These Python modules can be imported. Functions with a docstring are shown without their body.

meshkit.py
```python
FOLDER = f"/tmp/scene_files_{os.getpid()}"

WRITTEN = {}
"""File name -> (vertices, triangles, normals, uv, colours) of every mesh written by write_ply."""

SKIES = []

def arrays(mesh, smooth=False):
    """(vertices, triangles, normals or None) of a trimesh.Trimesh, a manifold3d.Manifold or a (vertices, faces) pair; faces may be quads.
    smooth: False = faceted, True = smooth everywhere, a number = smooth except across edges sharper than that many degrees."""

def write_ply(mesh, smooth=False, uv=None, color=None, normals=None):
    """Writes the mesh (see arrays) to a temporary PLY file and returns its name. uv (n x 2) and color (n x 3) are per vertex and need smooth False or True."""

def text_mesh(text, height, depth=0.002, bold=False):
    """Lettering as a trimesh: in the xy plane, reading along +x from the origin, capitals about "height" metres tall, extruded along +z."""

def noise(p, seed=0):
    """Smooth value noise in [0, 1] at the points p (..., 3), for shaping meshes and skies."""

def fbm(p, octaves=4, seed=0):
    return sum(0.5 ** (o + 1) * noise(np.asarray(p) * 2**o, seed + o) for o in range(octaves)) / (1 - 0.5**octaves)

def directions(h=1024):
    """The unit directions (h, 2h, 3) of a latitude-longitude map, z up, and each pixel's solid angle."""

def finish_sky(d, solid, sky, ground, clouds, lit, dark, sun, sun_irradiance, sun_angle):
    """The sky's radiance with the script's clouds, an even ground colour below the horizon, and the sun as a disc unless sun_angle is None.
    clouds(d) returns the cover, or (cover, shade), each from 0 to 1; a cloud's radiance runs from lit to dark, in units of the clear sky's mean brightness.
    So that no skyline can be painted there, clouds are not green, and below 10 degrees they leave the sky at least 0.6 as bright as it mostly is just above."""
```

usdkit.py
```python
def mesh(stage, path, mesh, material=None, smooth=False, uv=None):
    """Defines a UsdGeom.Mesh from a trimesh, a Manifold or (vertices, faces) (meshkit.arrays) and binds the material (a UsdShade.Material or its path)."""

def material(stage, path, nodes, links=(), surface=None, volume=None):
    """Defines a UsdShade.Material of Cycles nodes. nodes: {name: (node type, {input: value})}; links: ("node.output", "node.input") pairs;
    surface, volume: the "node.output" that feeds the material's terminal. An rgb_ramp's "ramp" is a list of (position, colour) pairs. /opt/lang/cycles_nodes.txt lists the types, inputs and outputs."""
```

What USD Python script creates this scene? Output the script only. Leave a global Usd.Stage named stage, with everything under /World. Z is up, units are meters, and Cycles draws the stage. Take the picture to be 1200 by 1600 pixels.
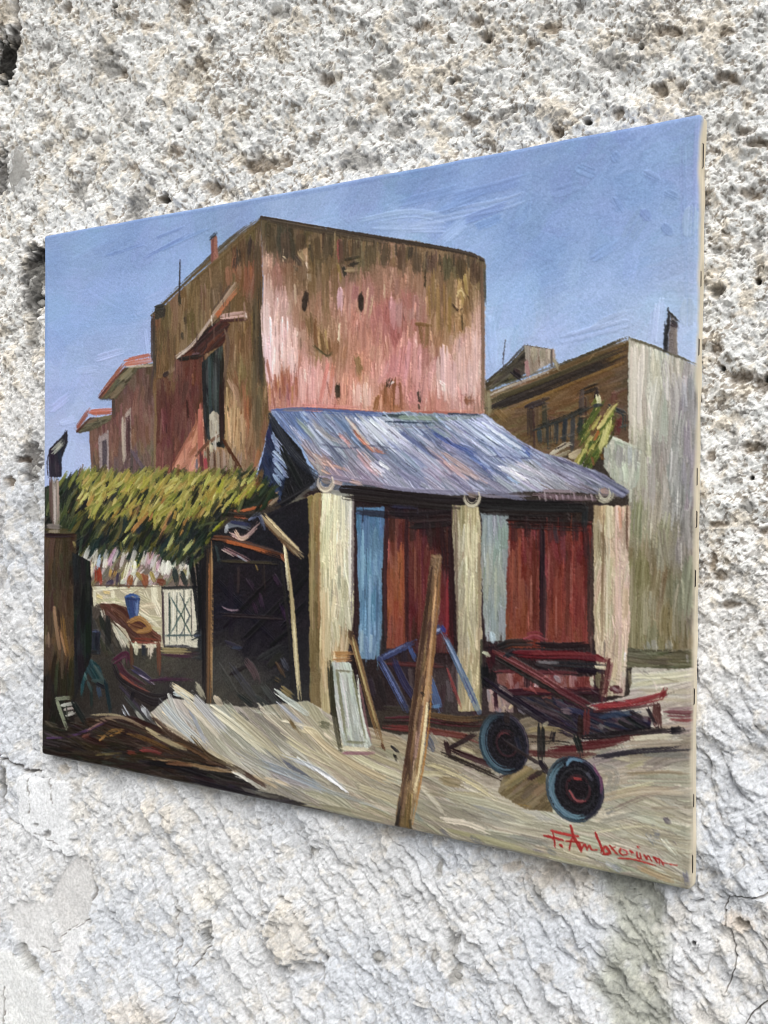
import math
import numpy as np
import trimesh
import usdkit
from pxr import Usd, UsdGeom, UsdLux, UsdShade, Gf, Sdf, Vt
from scipy import ndimage
from scipy.spatial import cKDTree

stage = Usd.Stage.CreateInMemory()
UsdGeom.SetStageUpAxis(stage, UsdGeom.Tokens.z)
UsdGeom.SetStageMetersPerUnit(stage, 1.0)
W_ = UsdGeom.Xform.Define(stage, '/World')
stage.SetDefaultPrim(W_.GetPrim())
UsdGeom.Scope.Define(stage, '/World/Looks')

# ------------------------------------------------------------------ camera
ZC = 1.55                                   # height of the picture's middle above the ground
CAM = np.array([0.397, -0.535, ZC + 0.003])
YAW, PITCH, ROLL = 0.561, -0.016, 0.010
FOC = 35.0 * 1600 / 34.6                    # focal length in photograph pixels
PW, PH = 1200, 1600


def cam_axes():
    cy, sy, cp, sp, cr, sr = math.cos(YAW), math.sin(YAW), math.cos(PITCH), math.sin(PITCH), math.cos(ROLL), math.sin(ROLL)
    f = np.array([-sy * cp, cy * cp, sp])
    r0 = np.array([cy, sy, 0.0])
    u0 = np.cross(r0, f)
    return cr * r0 + sr * u0, -sr * r0 + cr * u0, f


RT, UP, FW = cam_axes()
cam = UsdGeom.Camera.Define(stage, '/World/camera')
m = np.eye(4)
m[0, :3], m[1, :3], m[2, :3], m[3, :3] = RT, UP, -FW, CAM
cam.AddTransformOp().Set(Gf.Matrix4d(*m.ravel().tolist()))
cam.CreateHorizontalApertureAttr(25.95)
cam.CreateVerticalApertureAttr(34.6)
cam.CreateFocalLengthAttr(35.0)
cam.CreateClippingRangeAttr(Gf.Vec2f(0.02, 500))
EXPOSURE = 0.83
cam.CreateExposureAttr(EXPOSURE)

# ------------------------------------------------------------------ daylight: a bright overcast sky, a very soft sun
SUN = np.array([0.32, -0.58, 0.78])
SUN /= np.linalg.norm(SUN)
ELEV, ROTN = math.asin(SUN[2]), math.atan2(SUN[0], SUN[1])
usdkit.material(stage, '/World/Looks/sky', {
    'tc': ('texture_coordinate', {}),
    'sky': ('sky_texture', {'sky_type': 'single_scattering', 'sun_disc': False, 'sun_elevation': ELEV, 'sun_rotation': ROTN, 'aerosol_density': 3.0, 'air_density': 1.0, 'ozone_density': 1.0}),
    'n': ('noise_texture', {'scale': 3.0, 'detail': 4.0, 'roughness': 0.55}),
    'r': ('map_range', {'from_min': 0.25, 'from_max': 0.5, 'to_min': 0.62, 'to_max': 0.92}),
    'bw': ('rgb_to_bw', {}),
    'grey': ('mix_color', {'blend_type': 'multiply', 'fac': 1.0, 'b': (1.0, 1.0, 0.99), 'use_clamp': False}),
    'mix': ('mix_color', {'use_clamp': True}),
    'bg': ('background_shader', {'strength': 0.1}),
}, [('tc.generated', 'n.vector'), ('n.fac', 'r.value'), ('sky.color', 'bw.color'), ('bw.val', 'grey.a'), ('r.result', 'mix.fac'),
    ('sky.color', 'mix.a'), ('grey.result', 'mix.b'), ('mix.result', 'bg.color')], surface='bg.background')
dome = UsdLux.DomeLight.Define(stage, '/World/sky')
UsdShade.MaterialBindingAPI.Apply(dome.GetPrim()).Bind(UsdShade.Material.Get(stage, '/World/Looks/sky'))
dome.GetPrim().SetCustomDataByKey('kind', 'structure')
sun = UsdLux.DistantLight.Define(stage, '/World/sun')
sun.CreateIntensityAttr(0.26)
sun.CreateAngleAttr(46.0)
sun.CreateColorAttr(Gf.Vec3f(1.0, 0.98, 0.955))
sun.GetPrim().CreateAttribute('inputs:normalize', Sdf.ValueTypeNames.Bool).Set(True)
zax = SUN
xax = np.cross([0, 0, 1.0], zax); xax /= np.linalg.norm(xax)
yax = np.cross(zax, xax)
m = np.eye(4); m[0, :3], m[1, :3], m[2, :3] = xax, yax, zax
sun.AddTransformOp().Set(Gf.Matrix4d(*m.ravel().tolist()))


# ------------------------------------------------------------------ helpers
def ray_to(px, py, y):
    """Photograph pixel -> world (x, z - ZC) on the plane at depth y."""
    px, py = np.asarray(px, float), np.asarray(py, float)
    d = FW + ((px - PW / 2) / FOC)[..., None] * RT + ((PH / 2 - py) / FOC)[..., None] * UP
    t = (y - CAM[1]) / d[..., 1]
    return CAM[0] + t * d[..., 0], CAM[2] + t * d[..., 2] - ZC


def to_px(x, y, z):
    d = np.stack(np.broadcast_arrays(x - CAM[0], y - CAM[1], z + ZC - CAM[2]), -1)
    k = d @ FW
    return PW / 2 + FOC * (d @ RT) / k, PH / 2 - FOC * (d @ UP) / k


def lin(c):
    c = np.clip(np.asarray(c, float) / 255.0, 0, 1)
    return np.where(c < 0.04045, c / 12.92, ((c + 0.055) / 1.055) ** 2.4)


def smooth(a, b, x):
    t = np.clip((x - a) / (b - a), 0, 1)
    return t * t * (3 - 2 * t)


LAT = {}


def nz(x, z, cell, seed, size=192):
    """Smooth noise about N(0, 1)-ish in [-1, 1], lattice spacing cell (metres)."""
    if (seed, size) not in LAT:
        LAT[seed, size] = ndimage.spline_filter(np.random.default_rng(seed).uniform(-1, 1, (size, size)), 3, mode='grid-wrap')
    return ndimage.map_coordinates(LAT[seed, size], [np.mod(x / cell, size), np.mod(z / cell, size)], order=3, prefilter=False, mode='grid-wrap')


def fb(x, z, cell, seed, octs=3, rough=0.5):
    out, a, t = 0, 1.0, 0
    for o in range(octs):
        out = out + a * nz(x + 7.13 * o, z - 3.7 * o, cell / 2 ** o, seed + 31 * o)
        t += a
        a *= rough
    return out / t


def define(path, v, f, nrm, mat, col=None):
    me = UsdGeom.Mesh.Define(stage, path)
    me.CreatePointsAttr(Vt.Vec3fArray.FromNumpy(np.ascontiguousarray(v, np.float32)))
    f = np.asarray(f, np.int32)
    me.CreateFaceVertexCountsAttr(Vt.IntArray.FromNumpy(np.full(len(f), f.shape[1], np.int32)))
    me.CreateFaceVertexIndicesAttr(Vt.IntArray.FromNumpy(np.ascontiguousarray(f.ravel())))
    me.CreateSubdivisionSchemeAttr('none')
    if nrm is not None:
        me.CreateNormalsAttr(Vt.Vec3fArray.FromNumpy(np.ascontiguousarray(nrm, np.float32)))
        me.SetNormalsInterpolation('vertex')
    if col is not None:
        UsdGeom.PrimvarsAPI(me).CreatePrimvar('pigment', Sdf.ValueTypeNames.Color3fArray, 'vertex').Set(Vt.Vec3fArray.FromNumpy(np.ascontiguousarray(col, np.float32)))
    UsdShade.MaterialBindingAPI.Apply(me.GetPrim()).Bind(mat)
    return me


def vnormals(v, f):
    n = np.zeros_like(v)
    for t in ((0, 1, 2), (0, 2, 3)) if f.shape[1] == 4 else ((0, 1, 2),):
        c = np.cross(v[f[:, t[1]]] - v[f[:, t[0]]], v[f[:, t[2]]] - v[f[:, t[0]]])
        for k in t:
            for a in range(3):
                n[:, a] += np.bincount(f[:, k], c[:, a], len(v))
    return n / np.maximum(np.linalg.norm(n, axis=1, keepdims=True), 1e-30)


def tag(prim, **kw):
    p = prim.GetPrim() if hasattr(prim, 'GetPrim') else prim
    for k, v in kw.items():
        p.SetCustomDataByKey(k, v)
    return prim


# ------------------------------------------------------------------ picture size
PWID, PHGT, PDEP = 0.5, 0.4, 0.0090

# ------------------------------------------------------------------ the rough whitewashed wall
WY = PDEP + 0.0024                          # mean depth of the wall's face
XL, XR = ray_to(0, 800, WY)[0], ray_to(1200, 800, WY)[0]
zt = [ray_to(p, 0, WY) for p in (0, 1200)]
zb = [ray_to(p, 1600, WY) for p in (0, 1200)]


def zline(x, e):
    return e[0][1] + (x - e[0][0]) * (e[1][1] - e[0][1]) / (e[1][0] - e[0][0])


def depth_at(x):
    return (x - CAM[0]) * FW[0] + (WY - CAM[1]) * FW[1]


def graded(n):
    xs = np.linspace(XL - 0.10, XR + 0.07, 4000)
    c = np.cumsum(1 / np.maximum(depth_at(xs), 0.2) ** 2)
    return np.interp(np.linspace(c[0], c[-1], n), c, xs)


NS, NT = 1040, 1240
gx = graded(NS)
gt = np.sort(np.r_[np.linspace(-1.04, 1.04, NT - 120), 1.04 + (np.arange(60) + 1) * 0.005, -1.04 - (np.arange(60) + 1) * 0.005])
grow = 0.004 * 1.13 ** np.arange(1, 46)
gx = np.r_[gx[0] - np.cumsum(grow)[::-1] * 0.6, gx, gx[-1] + np.cumsum(grow) * 0.6]
gt = np.r_[gt[0] - np.cumsum(grow)[::-1] * 1.2, gt, gt[-1] + np.cumsum(grow) * 1.2]
xc = np.clip(gx, XL - 0.12, XR + 0.09)
mid, half = (zline(xc, zt) + zline(xc, zb)) / 2, (zline(xc, zt) - zline(xc, zb)) / 2
X = np.repeat(gx[:, None], len(gt), 1)
Z = mid[:, None] + half[:, None] * gt[None, :]
ni, nj = X.shape
ii, jj = np.meshgrid(np.arange(ni - 1), np.arange(nj - 1), indexing='ij')
q = np.stack([ii * nj + jj, (ii + 1) * nj + jj, (ii + 1) * nj + jj + 1, ii * nj + jj + 1], -1).reshape(-1, 4)
X, Z = X.ravel(), Z.ravel()
inside = (np.abs(X) < PWID / 2 - 0.022) & (np.abs(Z) < PHGT / 2 - 0.022)
q = q[~inside[q].all(1)]
used = np.zeros(len(X), bool)
used[q.ravel()] = True
remap = np.cumsum(used) - 1
q = remap[q]
X, Z = X[used], Z[used]
px, py = to_px(X, WY, Z)


def worley(cell, seed, k=2):
    rg = np.random.default_rng(seed)
    x0, x1, z0, z1 = XL - 0.1, XR + 0.08, Z.min() * 0 - 0.75, 0.75
    a, b = np.arange(x0, x1, cell), np.arange(z0, z1, cell)
    p = np.stack(np.meshgrid(a, b, indexing='ij'), -1).reshape(-1, 2)
    p = p + rg.uniform(-0.48, 0.48, p.shape) * cell
    d, i = cKDTree(p).query(np.stack([X + 0.6 * cell * nz(X, Z, cell * 1.3, seed + 5), Z + 0.6 * cell * nz(X, Z, cell * 1.3, seed + 6)], -1), k=k, workers=-1)
    return d / cell, np.random.default_rng(seed + 1).uniform(0, 1, len(p))[i[:, 0] if k > 1 else i]


def inpoly(x, y, poly):
    c = np.zeros(np.shape(x), bool)
    n = len(poly)
    for i in range(n):
        (xa, ya), (xb, yb) = poly[i], poly[(i + 1) % n]
        if ya != yb:
            c ^= ((ya > y) != (yb > y)) & (x < (xb - xa) * (y - ya) / (yb - ya) + xa)
    return c


def segdist(x, y, line):
    d = np.full(np.shape(x), 1e9)
    for (xa, ya), (xb, yb) in zip(line[:-1], line[1:]):
        l2 = (xb - xa) ** 2 + (yb - ya) ** 2
        t = np.clip(((x - xa) * (xb - xa) + (y - ya) * (yb - ya)) / l2, 0, 1)
        d = np.minimum(d, np.hypot(x - xa - t * (xb - xa), y - ya - t * (yb - ya)))
    return d


# local size of a photograph pixel on the wall, to place features given in photograph pixels
mm = 1e-3
top = smooth(-0.10, 0.10, Z + 0.05 * nz(X, Z, 0.12, 11) + 0.06 * smooth(0.1, 0.3, X))     # 1: eroded roughcast, 0: thick limewash below
wx = X + 2.2 * mm * fb(X, Z, 9 * mm, 41, 2)
wz = Z + 2.2 * mm * fb(X, Z, 9 * mm, 42, 2)
big = fb(X, Z, 0.055, 1, 3)
# roughcast: crumbs of many sizes, clotted lumps, ragged pits
d1, r1 = worley(2.3 * mm, 3)
grain = np.sqrt(np.clip(1 - (d1[:, 0] / 0.75) ** 2, 0, 1)) * (0.15 + 1.1 * r1)
d2, r2 = worley(1.35 * mm, 5)
grit = np.sqrt(np.clip(1 - (d2[:, 0] / 0.75) ** 2, 0, 1)) * (0.1 + 1.2 * r2)
lump = fb(wx, wz, 14 * mm, 6, 3, 0.55)
lump = np.sign(lump) * np.abs(lump) ** 0.8
clod = np.maximum(fb(wx, wz * 1.15, 11 * mm, 12, 3, 0.6) - 0.12, -0.25) * 2.0
medium = fb(wx, wz, 4.4 * mm, 7, 4, 0.74)
fine = fb(X, Z, 1.8 * mm, 8, 3, 0.75)
pits = smooth(0.16, 0.5, fb(wx, wz * 1.25, 5.0 * mm, 9, 4, 0.72) + 0.16 * nz(X, Z, 0.03, 10))
upper = 2.6 * mm * big + 3.1 * mm * lump + 2.0 * mm * clod + 1.45 * mm * medium + 0.95 * mm * fine + 0.75 * mm * (grain - 0.45) + 0.5 * mm * (grit - 0.45) - 1.0 * mm * pits
# limewash: puffy clots with creases between, dragged along a slant
a = math.radians(33)
u_, v_ = wx * np.cos(a) + wz * np.sin(a), -wx * np.sin(a) + wz * np.cos(a)
u_ = u_ + 3.5 * mm * fb(X, Z, 0.02, 20, 3, 0.6)
rid = fb(u_, v_ / 2.2, 8.5 * mm, 21, 2, 0.45)
puff = np.abs(rid) ** 0.75
rid2 = fb(u_ + 0.3 * mm * medium, v_ / 1.6, 4.2 * mm, 22, 2, 0.5)
puff2 = np.abs(rid2) ** 0.8
drag = fb(u_, v_ / 2.6, 15 * mm, 23, 3, 0.55)
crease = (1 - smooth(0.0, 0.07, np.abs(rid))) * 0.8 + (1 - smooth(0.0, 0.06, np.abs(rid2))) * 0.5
rid3 = np.abs(fb(u_ + 0.2 * mm * fine, v_ / 1.4, 2.3 * mm, 24, 2, 0.5)) ** 0.8
lower = 3.2 * mm * big + 4.6 * mm * drag + 5.4 * mm * (puff - 0.35) + 2.9 * mm * (puff2 - 0.35) + 1.3 * mm * (rid3 - 0.35) + 1.3 * mm * medium + 1.1 * mm * fine + 0.45 * mm * (grit - 0.45)
h = top * upper + (1 - top) * lower

# colour: lime white, cream where the wash is thin, grey-brown for bare render plus shade painted into pits and creases
white = np.array([0.875, 0.86, 0.835]) * top[:, None] + np.array([0.685, 0.69, 0.70]) * (1 - top)[:, None]
cool = np.array([0.63, 0.65, 0.685])
cream = np.array([0.77, 0.705, 0.60])
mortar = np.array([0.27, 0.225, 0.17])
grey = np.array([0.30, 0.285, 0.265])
col = white + (cool - white) * (1 - top)[:, None] * smooth(-0.5, 0.5, nz(X, Z, 0.05, 51))[:, None]
cr = smooth(0.0, 0.5, fb(X, Z, 0.010, 52, 4, 0.72) + 0.25 * lump + 0.2 * nz(X, Z, 0.04, 58)) * (0.36 + 0.45 * top)
col = col + (cream - col) * cr[:, None]
spk = fb(X + 0.8 * mm * nz(X, Z, 3 * mm, 55), Z, 2.6 * mm, 53, 3, 0.78)
bare_shade = smooth(0.04, 0.26, spk - 0.34 * medium - 0.25 * fine + 0.35 * pits - 0.25 * (grain - 0.5) + 0.22 * fb(X, Z, 0.03, 56, 2) - 0.16) * (0.05 + 0.95 * top)  # bare render, with shade painted into the pits of the relief
bare_shade = np.maximum(bare_shade, (1 - top) * 0.75 * np.clip(crease, 0, 1) * smooth(-0.4, 0.4, fb(X, Z, 8 * mm, 57, 2)))  # dirt in the creases, deepened as painted shade
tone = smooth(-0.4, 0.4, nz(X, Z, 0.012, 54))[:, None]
col = col + ((mortar * tone + grey * (1 - tone)) - col) * bare_shade[:, None] * 0.78


def spot(x, y, rx, ry=None, dh=0.0, c=None, k=1.0, wob=0.35, soft=0.35, flat=0.0):
    """A patch of the wall given in photograph pixels."""
    global h, col
    ry = ry or rx
    near = (np.abs(px - x) < 2.2 * rx) & (np.abs(py - y) < 2.2 * ry)
    if not near.any():
        return
    xa, za = X[near], Z[near]
    e = np.hypot((px[near] - x) / rx, (py[near] - y) / ry) + wob * fb(xa, za, max(rx, 12) * 0.35 * mm, 61, 3, 0.6)
    e = e + (0.45 * fb(xa, za, 3.5 * mm, 60, 3, 0.7) if rx > 7 else 0)
    w = 1 - smooth(1 - soft, 1 + soft * 0.6, e)
    h[near] = h[near] * (1 - flat * w) + dh * mm * w
    if c is not None:
        j = 1 + 0.35 * fb(xa, za, 2.2 * mm, 62, 2)
        col[near] += (np.asarray(c) * j[:, None] - col[near]) * (w * k)[:, None]


def patch(poly, dh, c, flat=0.85, k=0.9, edge=2.0):
    global h, col
    p = np.array(poly, float)
    near = (px > p[:, 0].min() - 15) & (px < p[:, 0].max() + 15) & (py > p[:, 1].min() - 15) & (py < p[:, 1].max() + 15)
    xa, za = X[near], Z[near]
    ox, oy = 7 * fb(xa, za, 9 * mm, 63, 4, 0.7), 7 * fb(xa, za, 9 * mm, 64, 4, 0.7)
    w = sum(inpoly(px[near] + ox + i, py[near] + oy + j, poly).astype(float) for i, j in ((0, 0), (1.4, 0.5), (-1.4, -0.5), (0.5, -1.4), (-0.5, 1.4), (0.9, 1), (-0.9, -1))) / 7
    h[near] = h[near] * (1 - flat * w) + w * (dh * mm + 0.25 * mm * fb(xa, za, 12 * mm, 65, 3))
    j = 1 + 0.10 * fb(xa, za, 14 * mm, 66, 3)
    col[near] += (np.asarray(c) * j[:, None] - col[near]) * (w * k)[:, None]


def crack(line, w, dh):
    global h, col
    p = np.array(line, float)
    near = (px > p[:, 0].min() - 12) & (px < p[:, 0].max() + 12) & (py > p[:, 1].min() - 12) & (py < p[:, 1].max() + 12)
    xa, za = X[near], Z[near]
    d = segdist(px[near] + 3.2 * fb(xa, za, 5 * mm, 67, 3, 0.6), py[near] + 3.2 * fb(xa, za, 5 * mm, 68, 3, 0.6), line)
    w = 1 - smooth(w * 0.45, w * 1.1, d)
    h[near] -= dh * mm * w
    col[near] += (np.array([0.2, 0.18, 0.16]) - col[near]) * (0.8 * w)[:, None]


STONE = (0.33, 0.32, 0.30)
BROWN = (0.27, 0.22, 0.165)
HOLE_SHADE = (0.10, 0.095, 0.09)
# plaster sheets and breaks lower left
patch([(27, 1213), (113, 1220), (115, 1337), (80, 1323), (33, 1283)], 3.6, (0.76, 0.77, 0.785))
patch([(115, 1335), (140, 1350), (142, 1440), (97, 1462), (75, 1417), (83, 1377), (103, 1357)], -2.8, (0.62, 0.61, 0.60))
patch([(7, 1410), (73, 1407), (97, 1487), (60, 1490), (30, 1475)], -1.6, (0.66, 0.655, 0.65))
patch([(97, 1462), (142, 1442), (120, 1500), (105, 1530), (85, 1525), (98, 1490)], -0.6, (0.72, 0.72, 0.725), 0.6)
patch([(-30, 1474), (28, 1490), (62, 1520), (88, 1583), (92, 1640), (-30, 1640)], 3.2, (0.70, 0.705, 0.70))
patch([(30, 1474), (42, 1476), (66, 1518), (60, 1524), (32, 1496)], -5.5, (0.42, 0.41, 0.39), 0.9)
for l, w, d in (([(0, 1182), (22, 1190), (40, 1205), (58, 1206)], 2.6, 5), ([(97, 1462), (112, 1450), (142, 1436)], 1.2, 1.4),
                ([(10, 1540), (12, 1575), (9, 1610)], 1.3, 1.5), ([(60, 1480), (80, 1490), (97, 1487)], 1.2, 1.3), ([(142, 1440), (143, 1380), (138, 1350)], 1.6, 2.5),
                ([(328, 1478), (316, 1490), (303, 1510)], 1.5, 2.5), ([(50, 1215), (52, 1270)], 1.0, 0.8), ([(84, 1215), (86, 1255)], 1.0, 0.8),
                ([(1215, 1396), (1172, 1398), (1138, 1402), (1132, 1420), (1136, 1450), (1145, 1470), (1150, 1495), (1149, 1515), (1139, 1535), (1132, 1552)], 1.3, 2.2),
                ([(1195, 1570), (1186, 1578), (1172, 1590), (1160, 1610)], 1.6, 3), ([(277, 1400), (280, 1560), (268, 1600)], 0.9, 0.8), ([(60, 1300), (95, 1318)], 0.9, 0.8)):
    crack(l, w, d)
# masonry showing through at the left; shade in its cavities is painted dark
spot(3, 92, 16, 44, -6, (0.035, 0.033, 0.03), 1.0, 0.3, 0.3)  # deep cavity, its shade painted near black
spot(22, 60, 9, 16, -4, (0.12, 0.11, 0.10), 0.9)
crack([(24, -5), (24, 25), (30, 55), (22, 70)], 4.5, 6)
spot(6, 18, 14, 26, 3, (0.45, 0.39, 0.30), 0.7)
spot(4, 268, 14, 36, -4, (0.12, 0.115, 0.108), 0.9)
spot(27, 266, 14, 34, 1.0, (0.56, 0.56, 0.55), 0.9, 0.2, 0.2, 0.8)
spot(52, 436, 20, 56, -3.5, (0.15, 0.145, 0.135), 0.95)
spot(58, 470, 10, 14, -4, (0.06, 0.058, 0.055), 0.9)
spot(40, 412, 9, 10, -3, (0.08, 0.075, 0.07), 0.9)
spot(60, 400, 12, 14, -5, (0.06, 0.06, 0.06), 0.9)  # shadow under the overhang beside the picture, painted
spot(56, 520, 11, 36, -3, (0.36, 0.35, 0.33), 0.75)
spot(46, 722, 16, 40, -3.5, (0.17, 0.16, 0.15), 0.9)
spot(30, 718, 10, 6, -3, (0.12, 0.09, 0.07), 0.9)
spot(14, 752, 10, 8, -3.5, (0.2, 0.16, 0.12), 0.85)
spot(50, 800, 13, 22, -2, (0.38, 0.37, 0.35), 0.7)
spot(2, 815, 8, 30, -1, (0.42, 0.41, 0.40), 0.7)
spot(4, 1225, 7, 34, -4, (0.17, 0.162, 0.15), 0.8)
spot(3, 905, 7, 18, -2, (0.42, 0.41, 0.40), 0.6)
# bare render and stones in the roughcast, the shade of pits and holes painted in
for x, y, rx, ry, dh, c in ((170, 100, 22, 30, -2.5, STONE), (192, 112, 9, 9, -4, BROWN), (125, 300, 17, 20, -2, STONE), (215, 315, 18, 26, -2.5, STONE), (150, 215, 14, 10, 0.5, STONE),
                            (196, 180, 16, 16, -2, STONE), (210, 262, 14, 9, -3, BROWN), (112, 190, 10, 11, 0, STONE), (64, 180, 8, 8, 0, STONE), (70, 72, 14, 8, 1, STONE), (312, 100, 10, 9, -5, BROWN),
                            (275, 235, 12, 10, -3, BROWN), (330, 292, 16, 10, -3, BROWN), (288, 8, 14, 9, -4, BROWN), (105, 14, 9, 9, -6, BROWN), (395, 262, 14, 9, -3, BROWN),
                            (607, 115, 20, 15, -3, STONE), (617, 200, 18, 13, -2, STONE), (550, 197, 14, 16, -2, STONE), (560, 253, 36, 15, -3, STONE), (790, 177, 15, 12, -3, STONE),
                            (420, 256, 34, 15, -5, BROWN), (745, 32, 15, 9, -4, BROWN), (654, 40, 18, 8, -2, BROWN), (575, 155, 10, 8, -2, BROWN), (505, 122, 14, 9, -4, BROWN), (440, 22, 12, 9, 0, STONE),
                            (735, 188, 14, 10, -3, BROWN), (760, 58, 13, 9, -4, BROWN), (957, 100, 32, 15, -2, STONE), (1030, 140, 14, 11, -6, BROWN), (1068, 137, 12, 8, -5, BROWN), (1143, 53, 17, 8, -5, BROWN),
                            (1140, 123, 15, 8, -4, BROWN), (873, 207, 11, 9, -7, BROWN), (970, 178, 9, 10, -5, BROWN), (1050, 50, 24, 7, -4, BROWN), (990, 60, 12, 8, -5, BROWN), (865, 45, 22, 8, -4, BROWN),
                            (835, 70, 16, 7, -4, BROWN), (1165, 205, 14, 8, -5, BROWN), (1120, 454, 13, 11, -6, (0.2, 0.18, 0.15)), (1118, 392, 10, 8, -3, STONE), (1172, 302, 16, 9, -3, BROWN), (1180, 225, 20, 6, -4, BROWN),
                            (1122, 545, 9, 14, -5, BROWN), (1160, 590, 20, 8, -5, BROWN), (1145, 690, 10, 14, -2, STONE), (1190, 605, 12, 14, -4, BROWN), (1170, 790, 9, 16, -3, STONE), (1112, 715, 8, 12, -5, BROWN),
                            (1190, 830, 14, 8, -4, BROWN), (1120, 820, 12, 5, -4, BROWN), (1126, 900, 12, 9, -4, BROWN), (1150, 945, 22, 6, -4, BROWN), (1112, 880, 6, 12, -5, BROWN), (1180, 700, 18, 9, -5, BROWN),
                            (300, 185, 7, 4, -3, BROWN), (330, 60, 12, 6, -3, BROWN), (225, 40, 12, 6, -3, BROWN), (360, 175, 10, 6, -3, BROWN)):
    spot(x, y, rx, ry, dh * 0.6, c, 0.8, 0.6, 0.5)
for x, y, r in ((274, 201, 4), (257, 311, 8), (705, 127, 4.5), (1185, 440, 5), (920, 192, 6), (1003, 77, 6), (1173, 747, 4), (510, 1498, 5), (758, 61, 4), (182, 12, 4), (1085, 1474, 4), (1197, 590, 6), (1128, 575, 4)):
    spot(x, y, r, r, -9, HOLE_SHADE, 0.9, 0.15)  # small holes, their inner shade painted as well as sunk
# grey render, tan clots, hollows and one painted clot shadow in the limewash below
for x, y, rx, ry, dh, c, k in ((687, 1357, 6, 15, -2, STONE, 0.7), (592, 1497, 12, 11, -3, STONE, 0.7), (678, 1497, 7, 12, -2, STONE, 0.7), (707, 1477, 11, 28, -3, STONE, 0.6), (713, 1523, 9, 15, 0.5, STONE, 0.75),
                               (490, 1330, 8, 10, -2, STONE, 0.6), (457, 1455, 38, 48, 5, (0.64, 0.58, 0.49), 0.5), (420, 1490, 16, 22, -4, (0.5, 0.49, 0.48), 0.5), (470, 1512, 34, 10, -4, (0.5, 0.49, 0.48), 0.5),  # last two spots: shadow of the big clot, sunk and painted grey
                               (325, 1462, 9, 20, -7, (0.3, 0.29, 0.27), 0.8), (78, 1302, 8, 6, -3, (0.35, 0.34, 0.33), 0.8), (62, 1287, 5, 3, -2, (0.3, 0.29, 0.28), 0.7),
                               (876, 1368, 60, 24, -2, (0.45, 0.38, 0.30), 0.45), (843, 1392, 16, 18, 0, (0.45, 0.43, 0.40), 0.6), (855, 1520, 18, 16, 0, (0.50, 0.47, 0.43), 0.6), (1155, 1440, 26, 16, 3, (0.66, 0.57, 0.47), 0.6),
                               (1160, 1442, 12, 8, -5, (0.4, 0.36, 0.31), 0.6), (270, 1280, 12, 26, 4, (0.70, 0.64, 0.55), 0.6), (235, 1265, 9, 20, 3, (0.70, 0.64, 0.55), 0.6), (105, 1200, 12, 9, -1, (0.5, 0.44, 0.36), 0.6),
                               (300, 1535, 16, 10, -2, (0.45, 0.42, 0.38), 0.5), (220, 1580, 50, 22, 4, (0.66, 0.60, 0.53), 0.5), (905, 1365, 20, 18, 0, (0.5, 0.46, 0.4), 0.5), (800, 1355, 20, 9, -2, (0.5, 0.42, 0.33), 0.5),
                               (620, 1300, 40, 8, -1, (0.55, 0.49, 0.42), 0.4), (330, 1390, 20, 30, 3, (0.72, 0.68, 0.6), 0.5)):
    spot(x, y, rx, ry, dh, c, k)
band = 1 - smooth(26, 62, segdist(px + 14 * fb(X, Z, 14 * mm, 71, 3, 0.6), py, [(985, 1378), (1000, 1420), (1000, 1480), (975, 1540), (1000, 1590), (1015, 1640)]))
h = h - 2.4 * mm * band
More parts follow.
